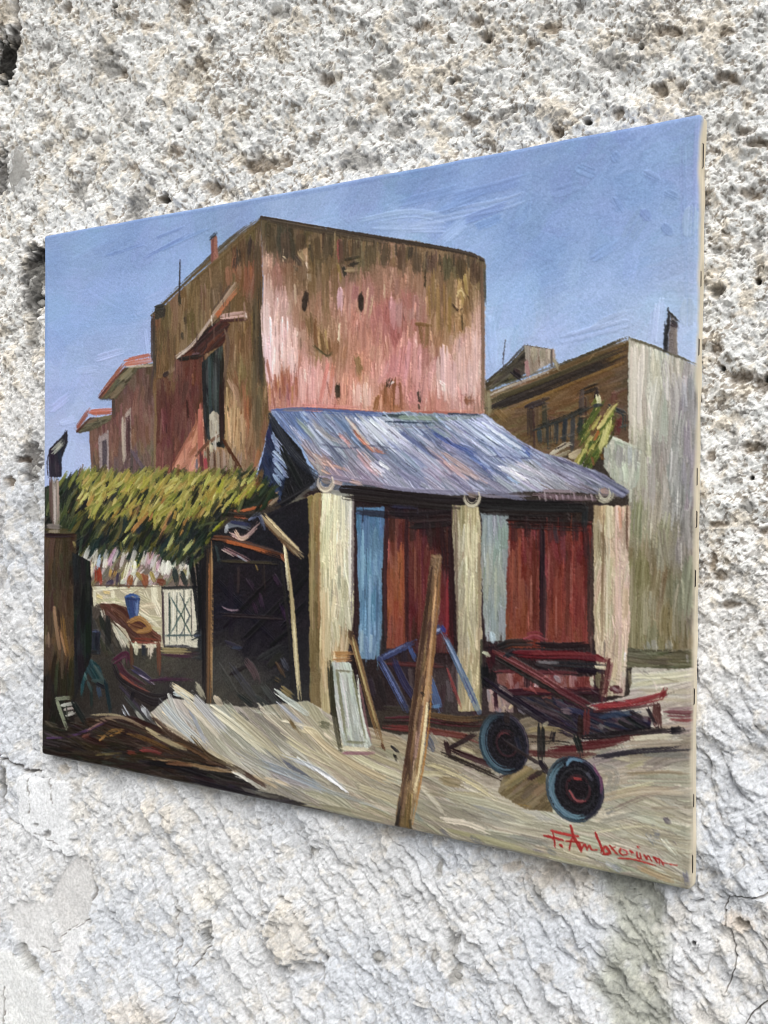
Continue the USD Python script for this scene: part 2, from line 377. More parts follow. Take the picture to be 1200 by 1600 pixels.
col = col + (np.array([0.415, 0.42, 0.355]) * (1 + 0.3 * fb(X, Z, 5 * mm, 72, 3))[:, None] - col) * (band * smooth(-0.6, 0.1, 0.35 + fb(X, Z, 9 * mm, 73, 3)))[:, None] * 0.8

# the picture's back rests on the highest lumps: behind and right beside it nothing stands prouder than its back
edge = np.maximum(np.abs(X) - PWID / 2, np.abs(Z) - PHGT / 2)
room = 2.1 * mm + np.clip(edge, 0, 1) * 0.8
h = np.where(h > room * 0.5, room * 0.5 + (room * 0.5) * np.tanh((h - room * 0.5) / (room * 0.5)), h)
tt = np.repeat(gt[None, :], len(gx), 0).ravel()[used]
xx_ = np.clip(X, XL - 0.12, XR + 0.09)
hf = (zline(xx_, zt) - zline(xx_, zb)) / 2
far = np.maximum(smooth(0.0, 0.05, np.maximum(X - XR - 0.05, XL - 0.07 - X)), smooth(0.22, 0.40, np.abs(tt) - 1.04))
h = h * (1 - far) + far * 2.0 * mm * big
V = np.stack([X, WY - h, Z + ZC], 1)
col = col + ((white * 0.9 + cream * 0.1) - col) * far[:, None]
outer = far * (0.15 + 0.85 * top)
wall_mat = usdkit.material(stage, '/World/Looks/limewashed_render', {
    'c': ('attribute', {'attribute': 'pigment'}), 'g': ('geometry', {}),
    'n': ('noise_texture', {'scale': 700.0, 'detail': 4.0, 'roughness': 0.65}),
    'sp': ('noise_texture', {'scale': 420.0, 'detail': 3.0, 'roughness': 0.7}),
    'r': ('map_range', {'from_min': 0.3, 'from_max': 0.7, 'to_min': 0.74, 'to_max': 1.2}),
    'm': ('mix_color', {'blend_type': 'multiply', 'fac': 1.0, 'use_clamp': False}),
    'o': ('attribute', {'attribute': 'outlying'}), 'k': ('noise_texture', {'scale': 190.0, 'detail': 5.0, 'roughness': 0.75}),
    'kr': ('map_range', {'from_min': 0.53, 'from_max': 0.62, 'to_min': 0.0, 'to_max': 0.8}), 'ko': ('math', {'math_type': 'multiply'}),
    'mk': ('mix_color', {'b': (0.285, 0.255, 0.215)}), 'bh': ('math', {'math_type': 'multiply'}), 'ba': ('math', {'math_type': 'multiply_add', 'value2': -14.0}),
    'b': ('bump', {'strength': 0.7, 'distance': 0.0009}),
    'p': ('principled_bsdf', {'roughness': 0.92, 'specular_ior_level': 0.15, 'diffuse_roughness': 0.6}),
}, [('g.position', 'n.vector'), ('g.position', 'sp.vector'), ('sp.fac', 'r.value'), ('g.position', 'k.vector'), ('k.fac', 'kr.value'), ('kr.result', 'ko.value1'), ('o.fac', 'ko.value2'), ('c.color', 'mk.a'), ('ko.value', 'mk.fac'), ('mk.result', 'm.a'), ('r.result', 'm.b'), ('m.result', 'p.base_color'), ('k.fac', 'bh.value1'), ('o.fac', 'bh.value2'), ('bh.value', 'ba.value1'), ('n.fac', 'ba.value3'), ('ba.value', 'b.height'), ('b.normal', 'p.normal')], surface='p.BSDF')
# the same wall goes on behind the picture
bx, bz, nv = PWID / 2 - 0.012, PHGT / 2 - 0.012, len(V)
V = np.vstack([V, [[-bx, WY + 0.016, ZC - bz], [bx, WY + 0.016, ZC - bz], [bx, WY + 0.016, ZC + bz], [-bx, WY + 0.016, ZC + bz]]])
q = np.vstack([q, [[nv, nv + 1, nv + 2, nv + 3]]])
col = np.vstack([col, np.tile(mortar, (4, 1))])
outer = np.r_[outer, np.zeros(4)]
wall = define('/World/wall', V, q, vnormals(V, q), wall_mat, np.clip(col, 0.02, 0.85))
UsdGeom.PrimvarsAPI(wall).CreatePrimvar('outlying', Sdf.ValueTypeNames.FloatArray, 'vertex').Set(Vt.FloatArray.FromNumpy(outer.astype(np.float32)))
tag(wall, kind='structure', label='rough white limewashed wall with pitted grey and cream render', category='wall')

# stones of the rubble and the render that show at the surface, each a piece of its own
tree = cKDTree(np.stack([px, py], 1))
stone_mat = usdkit.material(stage, '/World/Looks/bedded_stone', {
    'g': ('geometry', {}), 'o': ('geometry', {}),
    'n': ('noise_texture', {'scale': 260.0, 'detail': 4.0, 'roughness': 0.7}),
    'm': ('noise_texture', {'scale': 1100.0, 'detail': 3.0, 'roughness': 0.7}),
    'r': ('rgb_ramp', {'ramp': [(0.28, (0.25, 0.243, 0.228)), (0.5, (0.37, 0.36, 0.34)), (0.75, (0.50, 0.49, 0.47))]}),
    'b': ('bump', {'strength': 0.6, 'distance': 0.0006}),
    'p': ('principled_bsdf', {'roughness': 0.9, 'specular_ior_level': 0.15})},
    [('g.position', 'n.vector'), ('g.position', 'm.vector'), ('n.fac', 'r.fac'), ('r.color', 'p.base_color'), ('m.fac', 'b.height'), ('b.normal', 'p.normal')], surface='p.BSDF')


def bedded_stone(path, x, y, rx, ry, proud, seed):
    """A worn stone given in photograph pixels, bedded in the render so that only its face shows."""
    near = tree.query([[x, y]], k=25)[1][0]
    xs, zs = (float(k) for k in ray_to(x, y, WY))
    ax, az = abs(float(ray_to(x + rx, y, WY)[0]) - xs), abs(float(ray_to(x, y + ry, WY)[1]) - zs)
    s = trimesh.creation.icosphere(3)
    p = np.array(s.vertices)
    rg = np.random.default_rng(seed)
    p = p * (1 + 0.22 * (fb(p[:, 0] + p[:, 1] + rg.uniform(0, 90), p[:, 2] - p[:, 1], 0.9, 91, 3) + 0.4 * fb(p[:, 0] - p[:, 1] + rg.uniform(0, 90), p[:, 2], 0.35, 92, 2)))[:, None]
    p[:, 1] = np.sign(p[:, 1]) * np.abs(p[:, 1]) ** 0.8
    yy = float(np.median(V[near, 1]))
    p = p * (ax, 0.0042, az) + (xs, yy + 0.0042 - proud * mm, zs + ZC)
    f = np.array(s.faces)
    define(path, p, f, vnormals(p, f), stone_mat)


bedded_stone('/World/wall/stone', 27, 268, 15, 36, 1.0, 5)
for i, (x, y, rx, ry, pr) in enumerate(((64, 180, 7, 6, 0.7), (150, 215, 11, 8, 0.8), (440, 22, 9, 7, 0.8), (687, 1358, 5, 12, 0.7), (592, 1497, 9, 8, 0.9), (678, 1497, 6, 10, 0.8), (713, 1523, 8, 13, 0.8), (490, 1330, 7, 9, 0.8),
                                        (1145, 690, 9, 12, 0.7), (1118, 392, 9, 7, 0.7), (1170, 790, 8, 13, 0.7), (843, 1390, 9, 12, 0.7), (46, 440, 8, 12, 0.6), (52, 470, 9, 9, 0.6), (8, 285, 7, 9, 0.6), (10, 250, 8, 10, 0.6), (48, 735, 8, 10, 0.6))):
    bedded_stone('/World/wall/pebble' + (f'_{i:03d}' if i else ''), x, y, rx, ry, pr, 20 + i)

# ------------------------------------------------------------------ the oil painting: brush strokes laid one over another on the canvas
# Strokes are planned in the pixels of the photograph and carried to the canvas by the camera's geometry; each leaves pigment and a ridge of paint.
CW, CH = 1600, 1280
PPM = CW / PWID
C = np.zeros((CH, CW, 3), np.float32)
C[:] = (52, 44, 38)
HT = np.zeros((CH, CW), np.float32)
RG = np.zeros((CH, CW), np.uint8)
rng = np.random.default_rng(7)
REGION = 0
WMUL = 1.0
_t = np.random.default_rng(3)
STREAK = ndimage.gaussian_filter(_t.normal(size=(256, 1024)), (1.15, 40), mode='wrap')
STREAK = np.clip(STREAK / STREAK.std(), -2.2, 2.2).astype(np.float32)
GRAIN = ndimage.gaussian_filter(_t.normal(size=(1024, 1024)), 0.7, mode='wrap')
GRAIN = (GRAIN / GRAIN.std()).astype(np.float32)
WOB = sum(k * (lambda w: w / w.std())(ndimage.gaussian_filter(_t.normal(size=(2, CH, CW)), (0, s, s), mode='wrap')) for s, k in ((16, 0.9), (1.5, 0.45))).astype(np.float32)
GR2 = ndimage.gaussian_filter(_t.normal(size=(CH, CW)), 1.0, mode='wrap')
GR2 = (GR2 / GR2.std()).astype(np.float32)
gy_, gx_ = np.mgrid[0:CH, 0:CW].astype(np.float32)


def cv(p):
    """Photograph pixels -> canvas pixels."""
    p = np.asarray(p, float).reshape(-1, 2)
    x, z = ray_to(p[:, 0], p[:, 1], 0.0)
    return np.stack([(x + PWID / 2) * PPM, (PHGT / 2 - z) * PPM], 1)


def loc_scale(p):
    a = cv([p, (p[0] + 1, p[1]), (p[0], p[1] + 1)])
    return a[0], a[1] - a[0], a[2] - a[0]


def curve(p, n=5):
    p = np.asarray(p, float)
    if len(p) < 3:
        return p
    q_ = np.vstack([2 * p[0] - p[1], p, 2 * p[-1] - p[-2]])
    out = []
    for i in range(1, len(q_) - 2):
        for t in np.arange(n) / n:
            a_, b_, c_, d_ = q_[i - 1], q_[i], q_[i + 1], q_[i + 2]
            out.append(0.5 * (2 * b_ + (c_ - a_) * t + (2 * a_ - 5 * b_ + 4 * c_ - d_) * t * t + (3 * b_ - a_ - 3 * c_ + d_) * t ** 3))
    out.append(p[-1])
    return np.array(out)


def S(pts, w, col, op=1.0, br=0.5, jit=5.0, dry=0.35, imp=1.0, mask=None, taper=0.25, sharp=False):
    """One brush stroke. pts, w: photograph pixels; col: 0-255 as seen; br: bristle contrast; imp: thickness of the paint."""
    p = np.asarray(pts, float)
    if not sharp:
        p = curve(p)
    o, ex, ey = loc_scale(p.mean(0))
    dd = p[-1] - p[0]
    nn = np.array([-dd[1], dd[0]]) / (np.hypot(*dd) + 1e-6)
    hw = max(0.5 * w * np.hypot(*(nn[0] * ex + nn[1] * ey)) * 1.12, 0.8)
    p = cv(p)
    x0, y0 = np.floor(p.min(0) - hw - 2).astype(int)
    x1, y1 = np.ceil(p.max(0) + hw + 2).astype(int)
    x0, y0, x1, y1 = max(x0, 0), max(y0, 0), min(x1, CW), min(y1, CH)
    if x0 >= x1 or y0 >= y1:
        return
    gx, gy = gx_[y0:y1, x0:x1], gy_[y0:y1, x0:x1]
    best = np.full(gx.shape, 1e9, np.float32)
    sd = np.zeros(gx.shape, np.float32)
    al = np.zeros(gx.shape, np.float32)
    acc = 0.0
    for a_, b_ in zip(p[:-1], p[1:]):
        e = b_ - a_
        l = float(np.hypot(*e)) + 1e-6
        e = e / l
        u = (gx - a_[0]) * e[0] + (gy - a_[1]) * e[1]
        v = -(gx - a_[0]) * e[1] + (gy - a_[1]) * e[0]
        uc = np.clip(u, 0, l)
        d = np.hypot(u - uc, v)
        k = d < best
        best = np.where(k, d, best)
        sd = np.where(k, v, sd)
        al = np.where(k, acc + uc, al)
        acc += l
    r0, c0 = rng.integers(0, 256), rng.integers(0, 1024)
    st = STREAK[(np.clip(sd, -200, 200) * 1.0 + r0).astype(int) % 256, (al * 0.7 + c0).astype(int) % 1024]
    st = 0.72 * st + 0.62 * STREAK[(np.clip(sd, -200, 200) * 2.1 + c0).astype(int) % 256, (al * 0.9 + r0 * 4).astype(int) % 1024]
    t = al / acc
    wid = hw * (1 - taper * (2 * t - 1) ** 4)
    edge = np.clip((wid - best + 0.35 * st * min(1.0, hw * 0.25)) / 1.9 + 0.5, 0, 1)
    fade = np.clip(np.minimum(t / 0.14, (1 - t) / 0.22), 0, 1)
    dryness = np.clip((1.0 + 0.55 * st - dry * 2.6 * (1 - fade) * (1 if acc > 3 * hw else 0.3)) * 1.6, 0, 1)
    # paint thins out along the stroke and skips the hollows of the weave
    gr = GR2[y0:y1, x0:x1]
    al_ = edge * np.clip(dryness - 0.16 * t * (1 + 0.9 * st) * (dry > 0.1) + 0.10 * gr * (1.2 - dryness), 0, 1) * op
    al_ = np.clip(al_ + 0.28 * gr * edge * (1 - edge) * 4 * op, 0, 1)
    if mask is not None:
        al_ = al_ * mask[y0:y1, x0:x1]
    cc = np.asarray(col, np.float32) + rng.normal(0, 1, 3) * jit * 0.5 + rng.normal() * jit
    cs = cc + (st * br * 19.0 * (0.30 + cc.mean() / 190))[..., None]
    C[y0:y1, x0:x1] += (cs - C[y0:y1, x0:x1]) * al_[..., None]
    ridge = np.clip(best / np.maximum(wid, 0.5), 0, 1) ** 3
    hh = imp * (0.55 + 0.38 * st + 0.45 * ridge)
    HT[y0:y1, x0:x1] += (hh + 0.35 * HT[y0:y1, x0:x1] - HT[y0:y1, x0:x1]) * al_ * min(1, 0.35 + imp)
    if REGION is not None:
        RG[y0:y1, x0:x1][al_ > 0.45] = REGION


def pmask(poly, wob=1.2, blur=0.8):
    p = cv(poly)
    x0, y0 = np.maximum(np.floor(p.min(0)) - 6, 0).astype(int)
    x1, y1 = np.minimum(np.ceil(p.max(0)) + 6, (CW, CH)).astype(int)
    mk = np.zeros((CH, CW), np.float32)
    if x1 <= x0 or y1 <= y0:
        return mk
    w = WOB[:, y0:y1, x0:x1] * wob
    mk[y0:y1, x0:x1] = ndimage.gaussian_filter(inpoly(gx_[y0:y1, x0:x1] + w[0], gy_[y0:y1, x0:x1] + w[1], [tuple(k) for k in p]).astype(np.float32), blur)
    return mk


def near_cols(cp, pw=3.0):
    xy = np.array([(c[0], c[1]) for c in cp], float)
    cs = np.array([c[2] for c in cp], float)

    def f(p):
        w = 1 / (np.hypot(*(xy - p).T) + 4) ** pw
        return (w[:, None] * cs).sum(0) / w.sum()
    f.xy, f.cs, f.pw = xy, cs, pw
    return f


def F(poly, cols, ang=90, L=30, w=7, n=60, base=True, clip=True, aj=5, wob=1.2, bend=0.06, order=None, **kw):
    """Fills a shape with strokes. cols: list of colours, or a function of the place; ang: degrees, or a function."""
    poly = [tuple(map(float, k)) for k in poly]
    mk = pmask(poly, wob) if clip else None
    pa = np.array(poly)
    pick = cols if callable(cols) else (lambda p: cols[rng.integers(len(cols))])
    kw.setdefault('jit', 6.0)
    if base:
        m_ = mk if mk is not None else pmask(poly, wob)
        ys, xs = np.nonzero(m_.max(1) > 0)[0], np.nonzero(m_.max(0) > 0)[0]
        if len(ys):
            sl = np.s_[ys[0]:ys[-1] + 1, xs[0]:xs[-1] + 1]
            if hasattr(cols, 'xy'):
                cw, chh = max(2, (sl[1].stop - sl[1].start) // 7), max(2, (sl[0].stop - sl[0].start) // 7)
                uu, vv = np.meshgrid(np.linspace(sl[1].start, sl[1].stop - 1, cw), np.linspace(sl[0].start, sl[0].stop - 1, chh))
                ppx, ppy = to_px(uu / PPM - PWID / 2, 0 * uu, PHGT / 2 - vv / PPM)
                wt = 1 / (np.hypot(ppx[..., None] - cols.xy[:, 0], ppy[..., None] - cols.xy[:, 1]) + 6) ** cols.pw
                cb = (wt[..., None] * cols.cs).sum(2) / wt.sum(2)[..., None]
                jy, jx = np.mgrid[0:sl[0].stop - sl[0].start, 0:sl[1].stop - sl[1].start]
                wv_ = WOB[:, sl[0], sl[1]] * 4
                cb = np.stack([ndimage.map_coordinates(cb[..., k], [np.clip(jy + wv_[0], 0, None) * (chh - 1) / max(jy.max(), 1), np.clip(jx + wv_[1], 0, None) * (cw - 1) / max(jx.max(), 1)], order=1, mode='nearest') for k in range(3)], -1)
            else:
                cb = np.mean([pick(pa.mean(0) + (q - pa.mean(0)) * 0.7) for q in pa], 0) * 0.94
            C[sl] += (cb - C[sl]) * m_[sl][..., None]
            HT[sl] *= 1 - 0.5 * m_[sl]
            if REGION is not None:
                RG[sl][m_[sl] > 0.5] = REGION
    done = 0
    lo, hi = pa.min(0), pa.max(0)
    pts = []
    while len(pts) < n and done < n * 60:
        q = rng.uniform(lo, hi)
        done += 1
        if inpoly(np.array([q[0]]), np.array([q[1]]), poly)[0]:
            pts.append(q)
    if order is not None:
        pts.sort(key=order)
    for q in pts:
        a_ = math.radians((ang(q) if callable(ang) else ang) + rng.normal() * aj)
        l = L * rng.uniform(0.55, 1.35) / 2
        d = np.array([math.cos(a_), math.sin(a_)]) * l
        nn = np.array([-d[1], d[0]]) * bend * rng.normal()
        S([q - d, q + nn, q + d], w * rng.uniform(0.65, 1.35), pick(q), mask=mk, **kw)


def B(poly, col, wob=1.0, imp=0.3, op=1.0):
    """A flat, evenly brushed shape."""
    m_ = pmask(poly, wob) * op
    C[:] += (np.asarray(col, np.float32) + 5 * GRAIN[np.ix_(np.arange(CH) % 1024, np.arange(CW) % 1024)][..., None] - C) * m_[..., None]
    HT[:] += (imp * 0.5 - HT) * m_ * 0.5
    if REGION is not None:
        RG[m_ > 0.5] = REGION


def M(lines, w, col, **kw):
    """Several single strokes of one colour: 'x y x y; x y x y ...'."""
    for s in lines.split(';'):
        v = [float(k) for k in s.split()]
        S(list(zip(v[::2], v[1::2])), w * WMUL, col, **kw)


def P(s):
    v = [float(k) for k in s.split()]
    return list(zip(v[::2], v[1::2]))


def K(s):
    """Colour at places: 'x y r g b; ...'."""
    out = []
    for k in s.split(';'):
        v = [float(t) for t in k.split()]
        if v:
            out.append((v[0], v[1], v[2:5]))
    return near_cols(out)


def hairs(poly, ang, n, L=26, w=1.7, dv=0.26, aj=3, imp=1.0, op=0.8, clip=True):
    """Single bristle furrows and ridges: hair lines a little lighter or darker than the paint they cross."""
    poly = [tuple(map(float, k)) for k in poly]
    pa = np.array(poly)
    lo, hi = pa.min(0), pa.max(0)
    mk = pmask(poly, 0.6) if clip else None
    global REGION
    keep, REGION = REGION, None
    n = int(n * 0.22)
    dv *= 0.75
    q = rng.uniform(lo, hi, (n * 4, 2))
    q = q[inpoly(q[:, 0], q[:, 1], poly)][:n]
    at = np.clip(cv(q).astype(int), 0, (CW - 1, CH - 1)) if len(q) else []
    for p, (cx, cy) in zip(q, at):
        a_ = math.radians((ang(p) if callable(ang) else ang) + rng.normal() * aj)
        d = np.array([math.cos(a_), math.sin(a_)]) * L * rng.uniform(0.4, 1.3) / 2
        k = 1 + dv * rng.normal()
        up = k > 1
        c_ = C[cy, cx] * np.clip(k, 0.45, 1.5) + (8 * (k - 1) / dv if up else 0)
        S([p - d, p + d], w * rng.uniform(0.6, 1.5), np.clip(c_, 8, 242), op=op, br=0.3, jit=2.5, dry=0.55, imp=imp * (1.25 if up else 0.3), mask=mk)
    REGION = keep

# --- sky
REGION = 1
SKY = K('80 380 128 155 208;200 370 125 152 207;110 480 140 169 224;200 480 140 168 225;300 420 142 170 225;90 600 156 177 228;180 580 155 175 222;100 660 165 182 228;130 720 170 185 231;350 330 128 154 205;'
        '400 310 136 161 212;500 320 150 175 222;560 285 122 147 202;650 290 115 145 202;720 320 135 165 220;640 345 162 187 229;720 380 150 175 225;800 300 124 151 207;900 230 120 148 203;1000 205 124 152 208;1085 185 130 156 208;'
        '1090 300 138 162 212;1000 300 130 158 215;950 350 133 160 217;850 400 123 153 209;800 450 140 170 225;780 530 162 187 232;900 480 150 175 225;1000 420 140 168 222;1080 420 152 174 216;1000 490 166 186 226;1075 520 176 196 236;'
        '870 520 162 183 229;250 520 155 178 228;480 300 140 165 216;440 330 146 171 220;690 330 122 152 208;600 315 138 165 217;1090 500 165 183 222;1095 240 132 158 205;820 350 122 151 208;760 470 158 184 231')
SKY.cs[:] = SKY.cs + (4, 4, -3)
F(P('40 340 1120 150 1120 640 750 700 230 780 40 780'), SKY, ang=lambda p: -36 + 16 * math.sin(p[0] / 130.0), L=95, w=44, n=420, clip=False, aj=22, op=0.36, br=0.22, dry=0.4, imp=0.22, jit=6)
F(P('50 350 1115 155 1115 620 740 660 240 760 50 780'), SKY, ang=lambda p: -35 + 30 * math.sin(p[0] / 90.0 + 1), L=48, w=26, n=420, base=False, clip=False, aj=34, op=0.3, br=0.35, dry=0.5, imp=0.4, jit=8)
M('640 345 780 318 830 300;690 372 730 340;640 352 700 352', 17, (166, 190, 231), op=0.5, dry=0.6)
M('560 345 640 330 700 340;580 350 680 350', 12, (170, 193, 232), op=0.4, dry=0.7)
M('685 330 760 300;720 345 800 315;740 355 790 335', 12, (116, 146, 203), op=0.55, dry=0.6)
M('700 310 830 275;620 318 720 292', 14, (113, 143, 201), op=0.4, dry=0.6)
M('958 238 966 250;1003 328 1016 342;1036 350 1050 365;960 310 972 330;1008 268 1030 280;1040 300 1060 310', 14, (118, 144, 199), op=0.55, dry=0.3, taper=0.7)
M('905 262 925 270;930 400 960 380;870 300 900 290', 16, (122, 150, 206), op=0.4)
M('160 400 230 378;250 390 330 352;240 372 290 352;225 402 300 362', 4, (108, 136, 192), op=0.55, dry=0.6)
M('1092 190 1090 320', 12, (138, 160, 206), op=0.5)
M('1070 230 1075 500;1066 210 1068 400', 5, (122, 146, 194), op=0.3, dry=0.6)
M('1080 330 1078 360;1076 475 1076 500', 22, (158, 174, 200), op=0.5)
M('1035 470 1030 530;1026 480 1020 530', 12, (176, 195, 236), op=0.7)
M('900 525 980 505;880 530 960 508', 14, (168, 188, 230), op=0.6)
M('930 510 975 490', 12, (152, 160, 190), op=0.4)
M('765 500 770 560;780 470 768 520', 14, (164, 189, 234), op=0.6)
M('80 640 105 620;120 580 150 575;150 560 190 548;95 660 115 655', 10, (176, 193, 236), op=0.5)
M('230 520 240 590;215 560 235 600', 12, (168, 188, 233), op=0.5)
M('60 372 160 352 400 312 700 254 1000 196 1100 178', 7, (112, 138, 192), op=0.45, dry=0.2, imp=0.3)
M('70 366 72 560', 5, (118, 146, 202), op=0.5)

# --- the houses at the left
REGION = 3
F(P('138 668 176 645 180 742 141 742'), K('145 700 117 81 68;160 665 97 68 58;172 680 124 87 72;170 730 106 76 65;145 735 94 79 61'), 92, 28, 6, 60, imp=0.4)
B(P('152 684 168 672 168 728 154 730'), (150, 135, 132))
B(P('158 690 165 686 165 730 158 732'), (78, 68, 74))
F(P('117 672 140 651 176 647 172 656 140 672 122 676'), [(92, 84, 66), (76, 70, 56), (105, 92, 70)], -18, 24, 5, 24)
M('117 671 138 640', 6, (150, 80, 58)); M('138 643 176 640;140 647 176 645', 6, (178, 100, 76)); M('119 675 140 653', 2.5, (70, 40, 32))
F(P('174 625 200 578 243 570 243 738 176 745'), K('182 640 99 69 61;200 600 89 66 57;205 640 124 84 72;225 620 105 74 67;235 700 106 92 71;200 730 100 83 78;185 700 112 74 61;222 680 113 80 66;240 600 78 62 48'), 90, 40, 7, 110, imp=0.4)
B(P('189 652 203 636 204 716 191 722'), (158, 140, 128)); B(P('195 652 202 648 203 715 196 720'), (86, 58, 58))
M('190 655 192 720', 3, (176, 160, 146)); M('200 660 201 705', 3, (70, 48, 50))
F(P('154 622 194 574 240 569 240 573 214 577 180 623'), [(96, 88, 66), (80, 74, 56), (70, 62, 46), (110, 98, 74)], -42, 30, 6, 36)
M('153 622 195 567', 7, (152, 78, 55)); M('195 563 238 554;196 569 238 562', 7, (180, 102, 76)); M('154 624 180 624', 2.5, (40, 30, 26)); M('198 573 240 571', 3, (205, 180, 160), op=0.7); M('154 621 194 575', 2.5, (84, 44, 34))
M('176 625 177 650', 5, (70, 50, 44)); M('186 740 205 704', 3, (86, 66, 62)); M('205 704 226 736', 5, (80, 66, 76)); M('205 710 205 740;196 722 196 742;214 722 214 745', 4, (88, 66, 66))

hairs(P('138 650 243 575 243 740 142 740'), 90, 220, 26, 1.6, 0.16)
# --- the big pink house: shaded side
REGION = 2
SIDE = K('405 350 82 68 44;380 375 96 78 48;350 410 112 90 58;330 440 108 86 58;300 470 118 94 62;270 490 108 82 54;250 510 104 80 50;246 550 88 68 44;262 560 112 88 56;290 540 120 98 66;300 510 110 88 62;340 460 104 84 62;'
         '370 420 128 84 58;390 400 76 58 42;395 430 122 72 44;385 470 108 80 46;400 470 88 70 46;396 520 110 84 50;405 560 66 54 38;375 560 118 90 58;380 620 112 80 50;400 640 92 72 48;398 690 118 84 58;404 730 112 84 60;'
         '370 600 110 86 54;385 650 138 88 56;360 640 170 136 96;368 680 178 146 104;352 660 176 132 92;358 730 134 112 92;380 720 136 110 82;345 750 130 108 96')
F(P('408 337 238 492 240 742 392 760 424 645 410 500'), SIDE, 90, 52, 11, 260, imp=0.6, br=0.9)
M('236 490 300 428 360 372 409 338', 6, (78, 62, 40), imp=0.8); M('300 433 352 390 404 345', 9, (104, 84, 50), op=0.8)
M('238 495 238 560;241 500 241 590', 5, (58, 48, 38))
M('280 500 280 540;290 480 290 520;312 470 312 520;330 450 330 500;344 440 344 480;262 510 263 560;272 520 272 560;300 500 301 540', 3, (88, 68, 44), op=0.7, dry=0.6)
M('285 490 286 530;306 470 306 520;322 465 322 510;338 470 337 500;255 520 256 580', 3.5, (138, 112, 76), op=0.6, dry=0.6)
M('356 420 358 440;366 405 366 420', 10, (142, 90, 68), op=0.8); M('372 385 374 412;392 370 388 400;368 400 366 420', 6, (56, 44, 34)); M('394 412 394 435', 8, (150, 84, 50), op=0.8)
M('289 495 290 503;284 520 285 528', 4, (58, 46, 36))
B(P('241 500 241 482 247 474 254 473 258 480 257 492'), (52, 46, 38)); M('243 480 256 478', 8, (46, 42, 36))
M('281 405 280 455 281 478', 2.2, (40, 40, 42)); M('280 462 281 476', 4, (46, 40, 34))
B(P('329 374 339 366 341 400 330 408'), (150, 98, 82)); M('333 370 331 408', 3, (110, 66, 56)); M('328 371 338 362', 4, (34, 30, 32))
F(P('244 592 262 585 277 560 318 556 320 735 281 735 262 742 243 730'), K('260 620 84 46 40;300 590 96 54 46;250 700 98 54 48;290 680 96 54 48;310 620 84 46 40;262 590 108 84 58;310 580 92 48 36;300 650 104 58 50;255 660 90 48 46'), 90, 45, 7, 170, imp=0.3)
M('256 586 262 582', 6, (50, 34, 30)); M('262 582 274 572', 6, (160, 132, 104), op=0.8)
F(P('262 742 284 700 302 665 314 640 317 636 320 735'), [(186, 122, 98), (200, 138, 112), (168, 108, 86), (210, 150, 124), (150, 92, 70)], -62, 42, 6, 46, imp=0.8)
M('312 642 314 735', 7, (165, 95, 82)); M('262 740 300 672', 3, (140, 82, 58))
F(P('314 566 348 536 349 700 326 694 318 660'), [(34, 36, 34), (48, 52, 50), (26, 26, 26), (58, 62, 60)], 90, 50, 6, 50, imp=0.5)
M('335 570 336 650', 5, (74, 80, 80), op=0.8); M('327 560 328 650', 4, (52, 62, 62)); M('318 570 322 690', 5, (22, 20, 20)); M('346 545 347 690', 7, (28, 20, 18))
F(P('326 648 334 642 342 650 342 690 328 692'), [(168, 160, 142), (150, 142, 124), (184, 176, 156)], 90, 34, 5, 18, imp=0.9)
M('329 694 331 708;334 690 334 700', 5, (178, 170, 150))
F(P('345 498 358 505 350 536 316 556 276 562 300 540'), [(52, 28, 24), (70, 36, 28), (42, 24, 22), (84, 46, 32)], -45, 36, 6, 40, imp=0.5)
M('278 561 316 556', 6, (28, 20, 20)); M('278 558 345 495;300 545 352 500', 4, (34, 24, 22)); M('300 553 312 551', 2.5, (92, 70, 74))
M('274 558 300 538 330 496 365 442', 4, (178, 160, 142), imp=1.2); M('334 492 368 446', 10, (150, 122, 102)); M('336 494 374 447', 5, (176, 98, 62)); M('330 487 362 440', 3, (92, 72, 62)); M('276 560 292 545', 4, (206, 192, 170)); M('338 494 346 484', 5, (190, 100, 56))
M('346 495 384 489', 9, (202, 164, 152), imp=1.2); M('345 501 384 498', 4, (66, 38, 36)); M('382 488 384 496', 4, (226, 205, 196)); M('352 515 356 540 350 600 352 640', 5, (96, 74, 52))
M('354 620 352 700;360 640 361 690;366 620 365 670;372 640 371 720', 4.5, (186, 152, 108), op=0.85, imp=1.0); M('380 600 384 660;386 620 386 680', 5, (150, 88, 54), op=0.7)
M('398 470 400 600;402 380 402 470', 9, (74, 60, 42), op=0.8); M('405 440 408 620;404 520 410 600', 5, (60, 48, 36)); M('396 560 398 690;403 620 402 700', 7, (90, 76, 56), op=0.7); M('405 700 396 745', 6, (146, 88, 54), op=0.7)
M('306 712 322 694 342 680', 4, (84, 52, 36)); M('346 680 356 700 382 742', 5, (80, 46, 32), imp=1.1); M('346 600 346 690', 7, (40, 26, 22))
M('314 708 315 742', 5, (70, 30, 32)); M('325 700 326 740;334 700 336 742;343 698 346 742;352 712 354 748;368 722 366 748', 3.5, (78, 50, 38)); M('320 704 321 730;330 704 331 730;340 704 341 735;349 705 351 740;359 712 360 745', 4, (146, 126, 108))
M('320 715 322 735', 5, (168, 68, 78)); M('307 715 306 735', 5, (98, 100, 104))

hairs(P('408 340 238 495 242 742 392 760 424 645 410 500'), 90, 900, 34, 1.9, 0.26)
